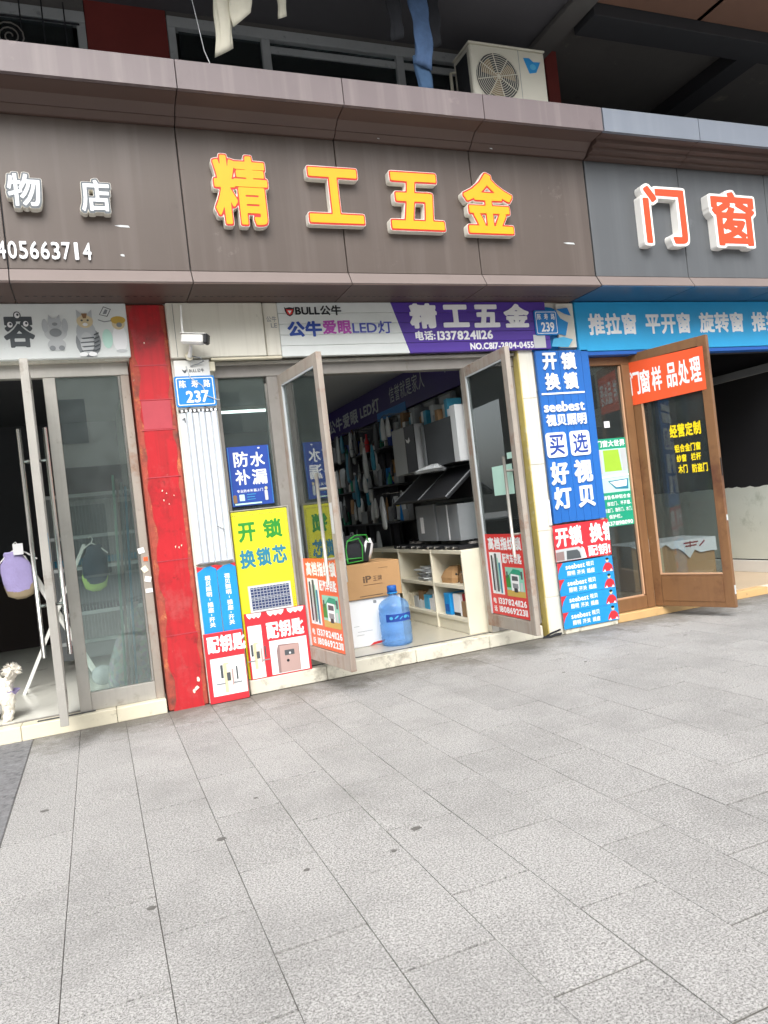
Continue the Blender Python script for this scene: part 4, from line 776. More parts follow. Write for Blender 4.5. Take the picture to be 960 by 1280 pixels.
# blue waterproofing poster inside the sidelight
wp = thing('waterproofing_poster', 'blue waterproofing poster taped in the sidelight window above the yellow sign', 'poster', (1.18, .05, 1.45))
rect('sheet', 1.02, 1.35, 1.45, 1.915, .071, 'p_navy', wp, th=.001)
for ch, b_ in (('防', (1.065, 1.18, 1.755, 1.875)), ('水', (1.195, 1.31, 1.75, 1.865)), ('补', (1.065, 1.18, 1.615, 1.735)), ('漏', (1.195, 1.315, 1.61, 1.73))): txt('lettering', ch, b_, .0702, 'p_white', wp, .02)
txt('lettering', '专业防水补漏上门', (1.065, 1.27, 1.555, 1.578), .0702, 'p_white', wp, .01, n=36)
pic([('tube_print', rrect(1.08, 1.12, 1.49, 1.54, .004), 'p_palegreen'), ('tube_print', rrect(1.03, 1.06, 1.475, 1.54, .012), 'p_brown'), ('text_rule', [(1.14, 1.535), (1.21, 1.535), (1.21, 1.539), (1.14, 1.539)], 'p_ltblue'), ('text_rule', [(1.14, 1.515), (1.20, 1.515), (1.20, 1.519), (1.14, 1.519)], 'p_ltblue'), ('text_rule', [(1.14, 1.497), (1.205, 1.497), (1.205, 1.50), (1.14, 1.50)], 'p_ltblue'), ('worker_print', rrect(1.28, 1.305, 1.48, 1.56, .008), 'p_ltgrey'), ('worker_print', ell(1.295, 1.575, .012, .014, 10), 'p_sand'), ('text_rule', [(1.04, 1.46), (1.25, 1.46), (1.25, 1.472), (1.04, 1.472)], 'p_palegreen'), ('brand_dot', ell(1.27, 1.895, .01, .006, 8), 'p_white'), ('rim_line', [(1.026, 1.456), (1.028, 1.456), (1.028, 1.909), (1.026, 1.909)], 'p_ltblue'), ('rim_line', [(1.342, 1.456), (1.344, 1.456), (1.344, 1.909), (1.342, 1.909)], 'p_ltblue')], wp, .0702)

# storefront frame
mf = thing('door_frame', 'dull steel door frame with glass sidelights of the hardware shop', 'door frame', (2.3, .1, .115))
bx('header', .98, 3.668, .055, .15, 2.455, 2.570, 'steel_dull', mf); bx('header_lip', .98, 3.668, .02, .054, 2.545, 2.571, 'steel', mf)
bx('post', .978, 1.012, .06, .14, .118, 2.454, 'steel_dull', mf); bx('post', 1.395, 1.492, .06, .14, .118, 2.454, 'steel_dull', mf); bx('post', 3.155, 3.225, .06, .14, .118, 2.454, 'steel', mf); bx('post', 3.57, 3.668, .06, .14, .118, 2.454, 'steel_dull', mf)
bx('bead', 1.375, 1.394, .065, .12, .24, 2.40, 'steel_bright', mf, b=.002)
bx('sidelight_pane', 1.013, 1.374, .085, .091, .23, 2.454, 'glass', mf, b=0); bx('bottom_rail', 1.013, 1.394, .06, .14, .118, .228, 'steel_dull', mf)
bx('sidelight_pane', 3.226, 3.569, .085, .091, .23, 2.454, 'glass', mf, b=0); bx('bottom_rail', 3.226, 3.569, .06, .14, .118, .228, 'steel_dull', mf)
# open leaves
aL = math.atan2(-.81, .09); aR = math.atan2(-.82, -.035)
d1 = thing('glass_door', 'rusty steel framed glass door leaf swung open left of the doorway', 'door', (1.50, .07, .19), aL)
d2 = thing('glass_door', 'rusty steel framed glass door leaf swung open right of the doorway', 'door', (3.15, .07, .19), aR)
for dd in (d1, d2):
    leaf(dd, .82, 2.265, 'steel_rust', 'glass_green', st=.075, th=.042, bot=.105, top=.085, edge='steel_rust')
    bx('glazing_bead', .076, .088, -.019, -.004, .11, 2.175, 'p_silver', dd, local=True, b=0); bx('glazing_bead', .076, .742, -.019, -.004, 2.168, 2.1795, 'p_silver', dd, local=True, b=0)
    pull(dd, .70, .62, 1.42, 'steel', .07, .0125)
bx('lock_plate', .76, .80, -.0225, -.0213, .98, 1.20, 'p_ltgrey', d1, local=True, b=0)
def key_poster(d, a, loc, red, mid, label, u0=.085, u1=.735):
    p = thing('key_poster', label, 'poster', loc, a); y = -.0062; ln = dict(local=True)
    rect('sheet', u0, u1, .112, .80, y, red, p, **ln); y -= .0012
    txt('lettering', '高档指纹锁', (u0+.05, u1-.03, .665, .775), y, 'p_white', p, .04, **ln)
    txt('lettering', '配汽车钥匙', (u0+.28, u1-.05, .555, .64), y, 'p_white', p, .035, **ln)
    rect('photo_field', u0+.05, u0+.26, .29, .645, y, 'p_white', p, **ln)
    w = (.30, .335, .365)
    for i, (a0, a1, v0, v1, mt) in enumerate(((.075, .105, .315, .62, 'p_black'), (.11, .13, .30, .60, 'p_silver'), (.14, .18, .31, .635, 'p_dkgrey'), (.185, .20, .33, .60, 'p_mint'), (.205, .235, .30, .56, 'p_bluegreen'))):
        flat('lock_print', rrect(u0+a0, u0+a1, v0, v1, .008), y-.0008-.0003*i, mt, p, local=True, th=.0002)
    rect('photo_field', u0+.31, u1-.04, .285, .525, y, 'p_mint', p, **ln); tx0 = u0+.31; tw = u1-.04-tx0
    for i, (pts, mt) in enumerate([([(0, 0), (1, 0), (1, .2), (0, .22)], 'p_gold'), ([(.0, .3), (.25, .3), (.22, .75), (0, .7)], 'p_green'), ([(.2, .75), (.45, .95), (.8, .92), (.95, .75)], 'p_teal'), ([(.28, .2), (.72, .2), (.74, .75), (.3, .78)], 'p_white'), ([(.34, .55), (.68, .55), (.67, .70), (.35, .71)], 'p_dkgrey'), ([(.36, .3), (.66, .3), (.66, .45), (.36, .46)], 'p_grey'), ([(.42, .16), (.62, .16), (.62, .30), (.42, .30)], 'p_black'), ([(.78, .2), (.92, .2), (.92, .5), (.8, .5)], 'p_ltgrey'), ([(.06, .62), (.14, .62), (.14, .85), (.06, .85)], 'p_dkgrey'), ([(.86, .62), (.95, .62), (.95, .88), (.86, .88)], 'p_dkgrey')]):
        flat('truck_print', [(tx0+tw*q, .285+.24*v) for q, v in pts], y-.0008-.0003*i, mt, p, local=True, th=.0002)
    txt('lettering', '电', (u0+.04, u0+.095, .205, .255), y, 'p_white', p, .03, **ln); txt('lettering', '话', (u0+.04, u0+.095, .135, .185), y, 'p_white', p, .03, **ln)
    txt('lettering', '13378241126', (u0+.135, u1-.04, .205, .258), y, 'p_white', p, .035, **ln); txt('lettering', '18086922311', (u0+.135, u1-.04, .135, .188), y, 'p_white', p, .035, **ln); return p
key_poster(d1, aL, (1.50, .07, .19), 'p_orange', None, 'orange key poster on the left door leaf beside the printed safe')
key_poster(d2, aR, (3.15, .07, .19), 'p_red', None, 'red key poster with telephone numbers on the right door leaf')
st = thing('notice', 'pale green paper notice on the glass of the right door leaf', 'notice', (3.15, .07, .19), aR); rect('sheet', .36, .70, 1.12, 1.36, -.0062, 'p_palegreen', st, local=True); rect('sheet', .64, .73, 1.40, 1.45, -.0062, 'p_palegreen', st, local=True)

# shop sign of slats
ms = thing('slat_sign', 'white and purple slatted shop sign over the hardware shop door', 'sign', (2.8, -.02, 2.58))
SY = -.05; nS = 5
for k in range(nS):
    z1 = 3.008-.0856*k; z0 = z1-.083; xd1 = 2.485+.131*k/nS; xd0 = 2.485+.131*(k+1)/nS
    mesh('slat', *bev(*prism_y([(1.517, z0), (xd0, z0), (xd1, z1), (1.517, z1)], SY, -.003), .002), 'p_offwhite', ms)
    xe = 4.0 if k < 3 else 4.02
    mesh('slat', *bev(*prism_y([(xd0+.0005, z0), (xe, z0), (xe, z1), (xd1+.0005, z1)], SY, -.003), .002), 'p_purple', ms)
bx('backing', 1.52, 4.0, -.0029, -.0005, 2.585, 3.0, 'dark_grey', ms, b=0)
def rtxt(s, box, mat, p, bold=.03, y=SY, dep=.004, n=44, gap=None): return txt('lettering', s, box, y-dep, mat, p, bold, depth=dep-.0005, n=n, gap=gap)
rtxt('BULL公牛', (1.66, 2.045, 2.905, 2.985), 'p_black', ms, .03)
pic([('bull_mark', [(1.572, 2.975), (1.585, 2.965), (1.615, 2.972), (1.645, 2.965), (1.656, 2.975), (1.65, 2.94), (1.635, 2.91), (1.613, 2.898), (1.592, 2.91), (1.577, 2.94)], 'p_black'), ('bull_mark', [(1.585, 2.955), (1.645, 2.955), (1.633, 2.92), (1.613, 2.908), (1.595, 2.92)], 'p_red'), ('bull_mark', [(1.598, 2.945), (1.632, 2.945), (1.614, 2.918)], 'p_white')], ms, SY-.001)
rtxt('公牛', (1.582, 1.865, 2.735, 2.86), 'p_navy', ms, .045); rtxt('爱眼', (1.872, 2.115, 2.752, 2.865), 'p_magenta', ms, .03); rtxt('LED灯', (2.125, 2.475, 2.75, 2.855), 'p_indigo', ms, .012)
for ch, b_ in (('精', (2.645, 2.90, 2.785, 2.998)), ('工', (2.955, 3.205, 2.79, 2.985)), ('五', (3.255, 3.51, 2.785, 2.985)), ('金', (3.56, 3.815, 2.78, 2.99))): rtxt(ch, b_, 'p_white', ms, .05, dep=.008)
rtxt('电话:', (2.68, 2.865, 2.685, 2.765), 'p_white', ms, .03); rtxt('13378241126', (2.885, 3.425, 2.682, 2.76), 'p_white', ms, .03); rtxt('NO.C817-2804-0455', (3.19, 3.835, 2.593, 2.652), 'p_white', ms, .035)
bx('blank_sticker', 3.84, 3.965, SY-.003, SY-.0005, 2.592, 2.71, 'p_ltgrey', ms, b=0)
tb = thing('torn_sign', 'torn blue sign remnant around the number 239 plate', 'sign', (4.15, -.02, 2.57))
mesh('board', *prism_y([(3.84, 2.57), (4.0, 2.575), (4.27, 2.59), (4.285, 2.66), (4.24, 2.74), (4.26, 2.80), (4.21, 2.86), (4.20, 2.93), (4.10, 2.97), (3.96, 2.985), (3.84, 2.98)], -.002, -.0003), 'p_sky', tb)
mesh('peeled_film', *prism_y([(4.02, 2.60), (4.2, 2.59), (4.26, 2.66), (4.16, 2.685), (4.05, 2.67)], -.058, -.0565), 'p_ltblue', tb); mesh('peeled_film', *prism_y([(4.12, 2.94), (4.24, 2.955), (4.27, 2.88), (4.2, 2.90)], -.05, -.0485), 'p_plate', tb); mesh('peeled_film', *prism_y([(4.12, 2.72), (4.2, 2.7), (4.24, 2.82), (4.16, 2.86), (4.12, 2.93)], -.04, -.0385), 'p_sky', tb)
bx('edge_box', 4.13, 4.318, -.03, -.0025, 2.592, 3.0, 'cream_wall', tb)

# blue vertical sign of boards
bs = thing('vertical_sign', 'tall blue boarded vertical sign with white raised lettering', 'sign', (4.12, -.03, 1.0))
for k in range(7): x0 = 3.845+.0818*k; bx('board', x0, x0+.0798, -.05, -.014, 1.0+.004*math.sin(k), 2.565, 'p_royal', bs, b=.002)
bx('backing', 3.85, 4.415, -.0138, -.0125, 1.005, 2.56, 'p_navy', bs, b=0); BY = -.05
def vt(s, box, bold=.035, dep=.010, mat='p_white'): return rtxt(s, box, mat, bs, bold, BY, dep)
vt('开', (3.905, 4.055, 2.39, 2.545)); vt('锁', (4.105, 4.265, 2.385, 2.545)); vt('换', (3.91, 4.065, 2.205, 2.36)); vt('锁', (4.11, 4.265, 2.205, 2.36))
bx('rule', 3.86, 4.325, BY-.006, BY-.0005, 2.165, 2.18, 'p_white', bs, b=0)
vt('seebest', (3.865, 4.305, 2.005, 2.10), .022); vt('视贝照明', (3.875, 4.31, 1.878, 1.985), .03)
for ch, u0 in (('买', 3.848), ('选', 4.105)):
    mesh('character_tile', *prism_y(rrect(u0, u0+.215, 1.595, 1.82, .03), BY-.008, BY-.0005), 'p_white', bs); txt('lettering', ch, (u0+.028, u0+.187, 1.615, 1.80), BY-.0095, 'p_navy', bs, .018)
vt('好', (3.86, 4.05, 1.345, 1.555)); vt('视', (4.115, 4.31, 1.345, 1.555)); vt('灯', (3.865, 4.055, 1.125, 1.325)); vt('贝', (4.125, 4.305, 1.12, 1.315))
bx('loose_strip', 3.806, 3.833, -.03, -.013, .99, 1.22, 'p_white', bs)
rb = thing('red_banner', 'red lock opening banner with a printed car under the blue vertical sign', 'banner', (4.12, -.05, .65))
rect('sheet', 3.815, 4.425, .655, .985, -.0525, 'p_scarlet', rb, th=.003)
lp2 = fit(layout('开锁 换锁', .04, 44), (3.835, 4.495, .785, .965)); lp2 = clip_u(lp2, 4.424); vs, fs = shape_d(lp2, -.0535, 0); mesh('lettering', vs, fs, 'p_white', rb)
txt('lettering', '配钥!', (4.17, 4.415, .665, .765), -.0535, 'p_white', rb, .035)
pic([('car_print', [(3.818, .657), (4.12, .657), (4.13, .69), (4.105, .745), (4.07, .77), (3.818, .765)], 'p_silver'), ('car_print', [(3.93, .665), (4.085, .665), (4.075, .72), (4.05, .745), (3.935, .745)], 'p_dkgrey'), ('car_print', [(3.82, .665), (3.905, .665), (3.905, .745), (3.82, .74)], 'p_tan2'), ('car_print', [(4.10, .66), (4.145, .66), (4.125, .75), (4.10, .77)], 'p_white')], rb, -.0532)
for k in range(4):
    z0 = .495-.149*k; nmz = ('topmost', 'second', 'third', 'lowest')[k]
    p = thing('blue_banner', f'{nmz} of the four stacked small blue banners at the foot of the blue sign', 'banner', (4.12, -.05, z0), group='stacked small blue banners')
    rect('sheet', 3.818, 4.425, z0, z0+.147, -.0525-.0015*k, 'p_sky', p, th=.0012); y = -.0532-.0015*k
    flat('red_corner', [(3.818, z0+.05), (3.84, z0+.10), (3.88, z0+.147), (3.818, z0+.147)], y, 'p_scarlet', p)
    txt('lettering', 'seebest', (3.905, 4.115, z0+.082, z0+.13), y, 'p_white', p, .02, n=48); txt('lettering', '视贝', (4.13, 4.215, z0+.085, z0+.128), y, 'p_white', p, .02, n=36)
    for j, s_ in enumerate(('照明', '开关', '插座')): txt('lettering', s_, (3.915+.108*j, 4.0+.108*j, z0+.022, z0+.065), y, 'p_white', p, .02, n=36)
    pic([('figure_print', [(4.30, z0+.012), (4.42, z0+.01), (4.415, z0+.06), (4.385, z0+.088), (4.345, z0+.088), (4.315, z0+.055)], 'p_scarlet'), ('figure_print', ell(4.365, z0+.112, .017, .02, 10), 'p_sand'), ('figure_print', ell(4.365, z0+.124, .018, .012, 10), 'p_black'), ('figure_print', [(4.305, z0+.008), (4.34, z0+.008), (4.33, z0+.03)], 'p_white'), ('figure_print', [(4.38, z0+.008), (4.415, z0+.008), (4.40, z0+.03)], 'p_white')], p, y, .0003)
bx('plinth', 3.838, 4.42, -.045, .018, .0, .046, 'step_stone', B, b=.006)

# ------------------------------------------------------------------ goods inside the hardware shop
def carton(name, label, x0, x1, y0, y1, z0, z1, mat, cat='box'):
    t = thing(name, label, cat, ((x0+x1)/2, (y0+y1)/2, z0)); bx('carton', x0, x1, y0, y1, z0, z1, mat, t, b=.004); return t
cw = carton('white_carton', 'large white carton on the floor behind the water bottle', 1.93, 2.50, .50, 1.0, .116, .535, 'paper_white')
rect('print_line', 2.06, 2.20, .25, .253, .4985, 'p_grey', cw); rect('print_line', 2.05, 2.12, .22, .223, .4985, 'p_grey', cw); rect('print_line', 2.03, 2.08, .30, .303, .4985, 'p_grey', cw); flat('red_print', [(2.16, .118), (2.3, .13), (2.31, .15), (2.2, .142)], .4985, 'p_red', cw); mesh('hand_hole', *prism_y(rrect(2.235, 2.265, .485, .51, .005), .4975, .499), 'p_grey', cw)
cc = carton('brown_carton', 'brown cardboard box standing on the white carton', 1.94, 2.515, .48, 1.0, .536, .845, 'cardboard')
txt('lettering', 'iP', (2.155, 2.235, .675, .735), .4785, 'p_mark', cc, .03); txt('lettering', '王牌', (2.25, 2.335, .68, .73), .4785, 'p_mark', cc, .01); rect('print_line', 2.155, 2.335, .652, .656, .4785, 'p_mark', cc); rect('print_line', 2.11, 2.33, .555, .562, .4785, 'p_mark', cc); rect('print_line', 2.31, 2.40, .79, .793, .4785, 'p_mark', cc)
bx('tape_strip', 2.515, 2.5165, .70, .76, .54, .84, 'p_sand', cc, b=0)
wb = thing('water_bottle', 'large blue water cooler bottle standing in the hardware shop doorway', 'water bottle', (2.37, .36, .116))
pr = [(.116, .100), (.122, .128), (.14, .135), (.19, .137), (.20, .132), (.212, .137), (.30, .137), (.312, .131), (.325, .137), (.40, .137), (.42, .132), (.437, .136), (.47, .130), (.50, .105), (.52, .07), (.535, .042), (.545, .036), (.60, .036)]
loft('shell', [(2.37, .36, z, r, r) for z, r in pr], 'bottle_blue', wb, n=32); loft('cap', [(2.37, .36, z, r, r) for z, r in ((.575, .042), (.625, .042), (.632, .036), (.634, .02))], 'p_blue', wb, n=24)
loft('neck_ring', [(2.37, .36, z, r, r) for z, r in ((.563, .047), (.574, .047))], 'p_sky', wb, n=24)
n = 20; lv = []; 
for z in (.330, .395):
    for i in range(n): a = R(215)+R(110)*i/(n-1); lv.append((2.37+.1385*math.cos(a), .36+.1385*math.sin(a), z))
mesh('label_wrap', lv, [[i, i+1, n+i+1, n+i] for i in range(n-1)], 'p_navy', wb, smooth=True)
for q, (a, z, s_) in enumerate(((235, .362, .016), (255, .368, .02), (272, .36, .018), (290, .365, .022), (306, .36, .014))):
    a = R(a); c = Vector((2.37+.1392*math.cos(a), .36+.1392*math.sin(a), z)); t = Vector((-math.sin(a), math.cos(a), 0)); mesh('label_motif', [c+t*s_*math.cos(6.283*i/8)+Vector((0, 0, .014*math.sin(6.283*i/8+q))) for i in range(8)], [list(range(8))], 'p_ltblue', wb)
bg_ = thing('tool_bag', 'black tool bag with green piping lying on the brown box', 'bag', (2.2, .7, .846))
loft('body', [(2.16, .70, .847, .13, .12), (2.155, .70, .88, .155, .135), (2.15, .70, .98, .15, .12), (2.155, .70, 1.06, .12, .09), (2.17, .70, 1.10, .07, .05)], 'cloth_dark', bg_, n=24, wob=.04, sq=3)
tube('green_piping', [(2.06, .556, .86), (2.055, .56, .98), (2.08, .575, 1.055), (2.19, .575, 1.07), (2.215, .565, 1.0), (2.20, .552, .87), (2.06, .556, .862)], .007, 'p_green', bg_, n=7); tube('green_piping', [(2.08, .575, 1.055), (2.16, .585, 1.10), (2.27, .59, 1.095), (2.29, .60, 1.03)], .007, 'p_green', bg_, n=7); tube('green_piping', [(1.98, .565, .89), (2.06, .556, .90), (2.20, .552, .895)], .006, 'p_green', bg_, n=7)
loft('white_flap', [(2.27, .63, .87, .03, .03), (2.275, .62, .93, .05, .03), (2.29, .62, 1.0, .05, .025), (2.30, .62, 1.06, .02, .02)], 'paper_white', bg_, n=14, wob=.08); mesh('strap', *bar((2.24, .58, .86), (2.29, .585, 1.02), .035, .012), 'black_plastic', bg_)
# shelving along the right wall
sh = thing('shelf_unit', 'cream low shelving unit along the right wall of the hardware shop', 'shelf', (3.2, .9, .116))
for y0, y1 in ((.17, .80), (.825, 1.62), (1.645, 2.5)):
    for z in (.22, .515, .83): bx('shelf_board', 2.985, 3.42, y0, y1, z, z+.035, 'shelf_cream', sh)
    bx('kick_board', 3.0, 3.02, y0, y1, .116, .219, 'shelf_cream', sh); bx('back_panel', 3.425, 3.44, y0, y1, .116, .86, 'shelf_cream', sh)
for y in (.152, .802, 1.622, 2.502): bx('upright', 2.98, 3.42, y, y+.0215, .116, .862, 'shelf_cream', sh)
for (nm, lb, y0, y1, z0, h, mt, dx) in (('white_box', 'white box on the bottom shelf next to the blue box', .36, .50, .256, .20, 'paper_white', .02), ('blue_box', 'small blue box on the bottom shelf', .53, .65, .256, .20, 'p_sky', .0), ('pink_striped_box', 'white box with pink mark beside the shelf divider', .84, .95, .256, .17, 'paper_white', .02), ('brown_box', 'small brown box at the near end of the bottom shelf', .20, .34, .256, .14, 'carton_dark', .02), ('maroon_box', 'small maroon box on top of the small brown box', .21, .33, .397, .07, 'p_maroon', .03)):
    t = carton(nm, lb, 3.0+dx, 3.25, y0, y1, z0, z0+h, mt)
    if nm == 'blue_box': bx('label_panel', 2.997, 2.9995, y0+.02, y1-.02, z0+.03, z0+.1, 'p_blue', t, b=0)
    if nm == 'pink_striped_box': bx('label_panel', 3.017, 3.0195, y0+.02, y0+.05, z0+.05, z0+.1, 'p_magenta', t, b=0)
    if nm == 'white_box': bx('label_panel', 3.017, 3.0195, y0+.01, y1-.01, z0+.002, z0+.03, 'p_black', t, b=0)
random.seed(12)
for k in range(7):
    z = .551+.020*k; vs, fs = boxd(-.18, .0, -.13, .13, 0, .012); a = random.uniform(-.25, .25); X = Matrix.Translation((3.20+random.uniform(-.02, .02), 1.12+random.uniform(-.05, .05), z)) @ Matrix.Rotation(a, 4, 'Z')
    setp(mesh('flat_packet', [X @ v for v in vs], fs, 'plastic_film' if k % 2 else 'p_silver'), 'flat silvery packet in the pile on the middle shelf', 'packet', 'packets piled on the middle shelf')
setp(mesh('paper_bag', *loftd([(3.10, .62, .551, .09, .13), (3.10, .62, .60, .10, .14), (3.11, .60, .66, .09, .11), (3.12, .58, .70, .05, .07)], 14, wob=.12), 'cardboard'), 'crumpled brown paper bag on the middle shelf', 'bag')
for k in range(7): 
    yy = .22+.045*k; setp(mesh('valve', *loftd([(3.08+.03*(k % 2), yy, .551, .018, .018), (3.08+.03*(k % 2), yy, .60, .015, .02), (3.08+.03*(k % 2), yy, .63, .022, .022), (3.08+.03*(k % 2), yy, .65, .01, .01)], 8, wob=.1), ('black_plastic', 'p_brown', 'steel')[k % 3]), 'small metal fitting standing near the end of the middle shelf', 'fitting', 'fittings on the middle shelf')
setp(mesh('plastic_roll', *loftd([(3.12, 1.25, .256, .10, .16), (3.13, 1.25, .33, .11, .17), (3.14, 1.22, .40, .08, .12), (3.15, 1.2, .44, .03, .05)], 16, wob=.15), 'plastic_film'), 'bundle of clear plastic wrap on the bottom shelf far end', 'bundle')
# gas hobs on the shelf top
for k in range(4):
    y0 = .22+.40*k; t = thing('gas_hob', ('gas hob at the near end of the shelf top', 'second gas hob from the door on the shelf top', 'third gas hob from the door on the shelf top', 'farthest gas hob on the shelf top')[k], 'gas hob', (3.2, y0+.17, .866), group='gas hobs on the shelf top')
    bx('body', 3.0, 3.38, y0, y0+.35, .866, .905, 'black_plastic', t, b=.006)
    for j in (0, 1): 
        c = (3.2, y0+.10+.15*j); mesh('burner', *tubed([(c[0], c[1], .9055), (c[0], c[1], .925)], .05, 14), 'steel_dull', t)
        for q in range(4): a = math.pi*q/2+.4; mesh('pan_support', *bar((c[0]+.02*math.cos(a), c[1]+.02*math.sin(a), .94), (c[0]+.075*math.cos(a), c[1]+.075*math.sin(a), .94), .012, .012), 'black_plastic', t)
        mesh('knob', *tubed([(2.999, y0+.10+.15*j, .887), (2.982, y0+.10+.15*j, .887)], .013, 10), 'steel_bright', t)
# cabinets / range hoods above the hobs
t = thing('water_heater', 'grey upright water heater cabinet behind the gas hobs, far one', 'water heater', (3.2, 1.0, .91)); bx('casing', 3.06, 3.40, .78, 1.22, .942, 1.30, 'mid_grey', t); bx('label_panel', 3.055, 3.0595, 1.05, 1.12, 1.02, 1.18, 'paper_white', t, b=0)
t = thing('water_heater', 'grey upright water heater cabinet behind the gas hobs, near one', 'water heater', (3.2, .5, .91)); bx('casing', 3.07, 3.40, .30, .755, .942, 1.28, 'mid_grey', t); bx('seam', 3.066, 3.0695, .51, .53, .95, 1.28, 'paper_white', t, b=0)
t = thing('range_hood', 'slanted black glass range hood on the right wall', 'range hood', (3.2, .8, 1.3))
vs, fs = boxd(0, .45, .18, 1.42, 0, .03, .004); X = Matrix.Translation((2.93, 0, 1.33)) @ Matrix.Rotation(R(-38), 4, 'Y'); mesh('glass_panel', [X @ v for v in vs], fs, 'black_plastic', t)
for y in (.18, .78, 1.40): vs, fs = boxd(-.002, .452, y, y+.018, .031, .036); mesh('trim_strip', [X @ v for v in vs], fs, 'mid_grey', t)
bx('body', 3.25, 3.45, .25, 1.36, 1.33, 1.62, 'interior_black', t); bx('badge', 2.936, 2.952, 1.36, 1.41, 1.322, 1.345, 'p_decal_yellow', t, b=0)
t = thing('range_hood', 'white and black boxy range hood above the slanted hood', 'range hood', (3.2, 1.3, 1.65)); bx('body', 3.05, 3.45, 1.02, 1.60, 1.64, 2.12, 'ceiling_white', t); bx('glass_front', 3.04, 3.049, 1.0, 1.25, 1.645, 2.115, 'black_plastic', t); flat_pts = [(3.038, 1.15, 1.94), (3.038, 1.20, 1.95), (3.038, 1.22, 1.99), (3.038, 1.17, 1.97), (3.038, 1.13, 2.0), (3.038, 1.11, 1.96)]; mesh('badge', flat_pts, [list(range(6))], 'p_white', t)
t = thing('range_hood', 'dark glass fronted wall hood nearest the ceiling banner', 'range hood', (3.2, .6, 1.65)); bx('body', 3.10, 3.45, .28, .94, 1.66, 2.08, 'dark_grey', t); bx('edge', 3.09, 3.0995, .88, .945, 1.66, 2.08, 'mid_grey', t)
t = thing('wall_cabinet', 'pale grey narrow wall cabinet beside the right door leaf', 'cabinet', (3.2, .2, 1.66)); bx('body', 3.08, 3.45, .16, .262, 1.655, 2.16, 'ceiling_white', t)
setp(mesh('plastic_wrap', *loftd([(3.05, .72, 1.605, .12, .20), (3.05, .72, 1.63, .14, .23), (3.06, .70, 1.66, .09, .14), (3.07, .69, 1.68, .03, .05)], 18, wob=.16), 'plastic_film'), 'crumpled clear wrap lying on the slanted hood', 'wrap')
for k in range(4):
    y0 = .80+.38*k; t = thing('mirror_cabinet', ('mirror cabinet under the purple banner nearest the door', 'second mirror cabinet from the door under the purple banner', 'third mirror cabinet from the door under the purple banner', 'farthest mirror cabinet under the purple banner')[k], 'cabinet', (3.5, y0+.15, 2.14), group='mirror cabinets under the purple banner')
    bx('body', 3.40, 3.45, y0, y0+.30, 2.14, 2.39, 'mid_grey', t); bx('mirror', 3.395, 3.399, y0+.03, y0+.27, 2.16, 2.37, 'ceiling_white', t, b=0)
# inner purple banner
ib = thing('wall_banner', 'long dark purple banner running along the inside right wall', 'banner', (3.5, 2.8, 2.43)); mesh('board', *bev([Vector(p) for p in ((3.43, .36, 2.42), (3.46, .36, 2.42), (3.46, 5.6, 2.42), (3.43, 5.6, 2.42), (3.43, .36, 2.82), (3.46, .36, 2.82), (3.46, 5.6, 2.82), (3.43, 5.6, 2.82))], BF, .003), 'p_banner', ib)
def wtxt(s, y0, y1, z0, z1, mat, bold): 
    lp = fit(layout(s, bold, 40), (-y0, -y1, z0, z1)); vs, fs = shape_d(lp, 0, 0); mesh('lettering', [(3.4285, -v.x, v.z) for v in vs], fs, mat, ib)
wtxt('公牛爱眼', 4.9, 3.6, 2.50, 2.70, 'p_ltgrey', .03); wtxt('LED灯', 3.5, 2.8, 2.52, 2.70, 'p_ltgrey', .03); wtxt('信誉就是家人', 2.45, 1.45, 2.55, 2.74, 'p_ltgrey', .005); wtxt('NO.817-0', .95, .50, 2.60, 2.66, 'p_silver', .02); bx('blue_strip', 3.425, 3.4295, 2.0, 2.9, 2.40, 2.50, 'p_plate', ib, b=0)
# hanging wares deeper in the shop
wr = thing('wall_rack', 'dark pegboard rack deep inside the hardware shop', 'rack', (3.4, 4, .116)); bx('pegboard', 3.40, 3.44, 2.52, 6.3, .12, 2.38, 'interior_dark', wr)
for k in range(5): bx('rack_post', 3.30, 3.34, 2.56+.85*k, 2.60+.85*k, .116, 2.36, 'dark_grey', wr)
for k in range(5): bx('rack_shelf', 3.06, 3.39, 2.55 if k < 2 else 1.84, 6.2, .30+.42*k, .315+.42*k, 'dark_grey', wr)
rg = random.Random(21); pm = []
KM = ('plastic_film', 'mid_grey', 'p_teal', 'dark_grey', 'p_navy', 'steel', 'p_ltgrey', 'p_plate', 'p_scarlet', 'cardboard')
for q, mt in enumerate(KM):
    if q % 3 == 2: vs, fs = loftd([(0, 0, 0, .03, .03), (0, 0, .10, .03, .03), (0, 0, .13, .012, .012), (0, 0, .17, .012, .012)], 10)
    elif q % 3 == 1: vs, fs = boxd(-.03, .03, -.045, .045, 0, .15, .004)
    else: vs, fs = loftd([(0, 0, 0, .012, .04), (0, 0, .02, .022, .055), (0, 0, .12, .024, .055), (0, 0, .20, .010, .05), (0, 0, .24, .004, .03)], 10, wob=.08, seed=q)
    mm = bpy.data.meshes.new('stock_pack'); mm.from_pydata([tuple(v) for v in vs], [], fs); mm.materials.append(MATS[mt]); pm.append(mm)
COLN = ('clear film-wrapped', 'grey boxed', 'teal bottled', 'dark grey', 'navy boxed', 'metallic', 'pale grey', 'blue boxed', 'red bottled', 'brown paper')
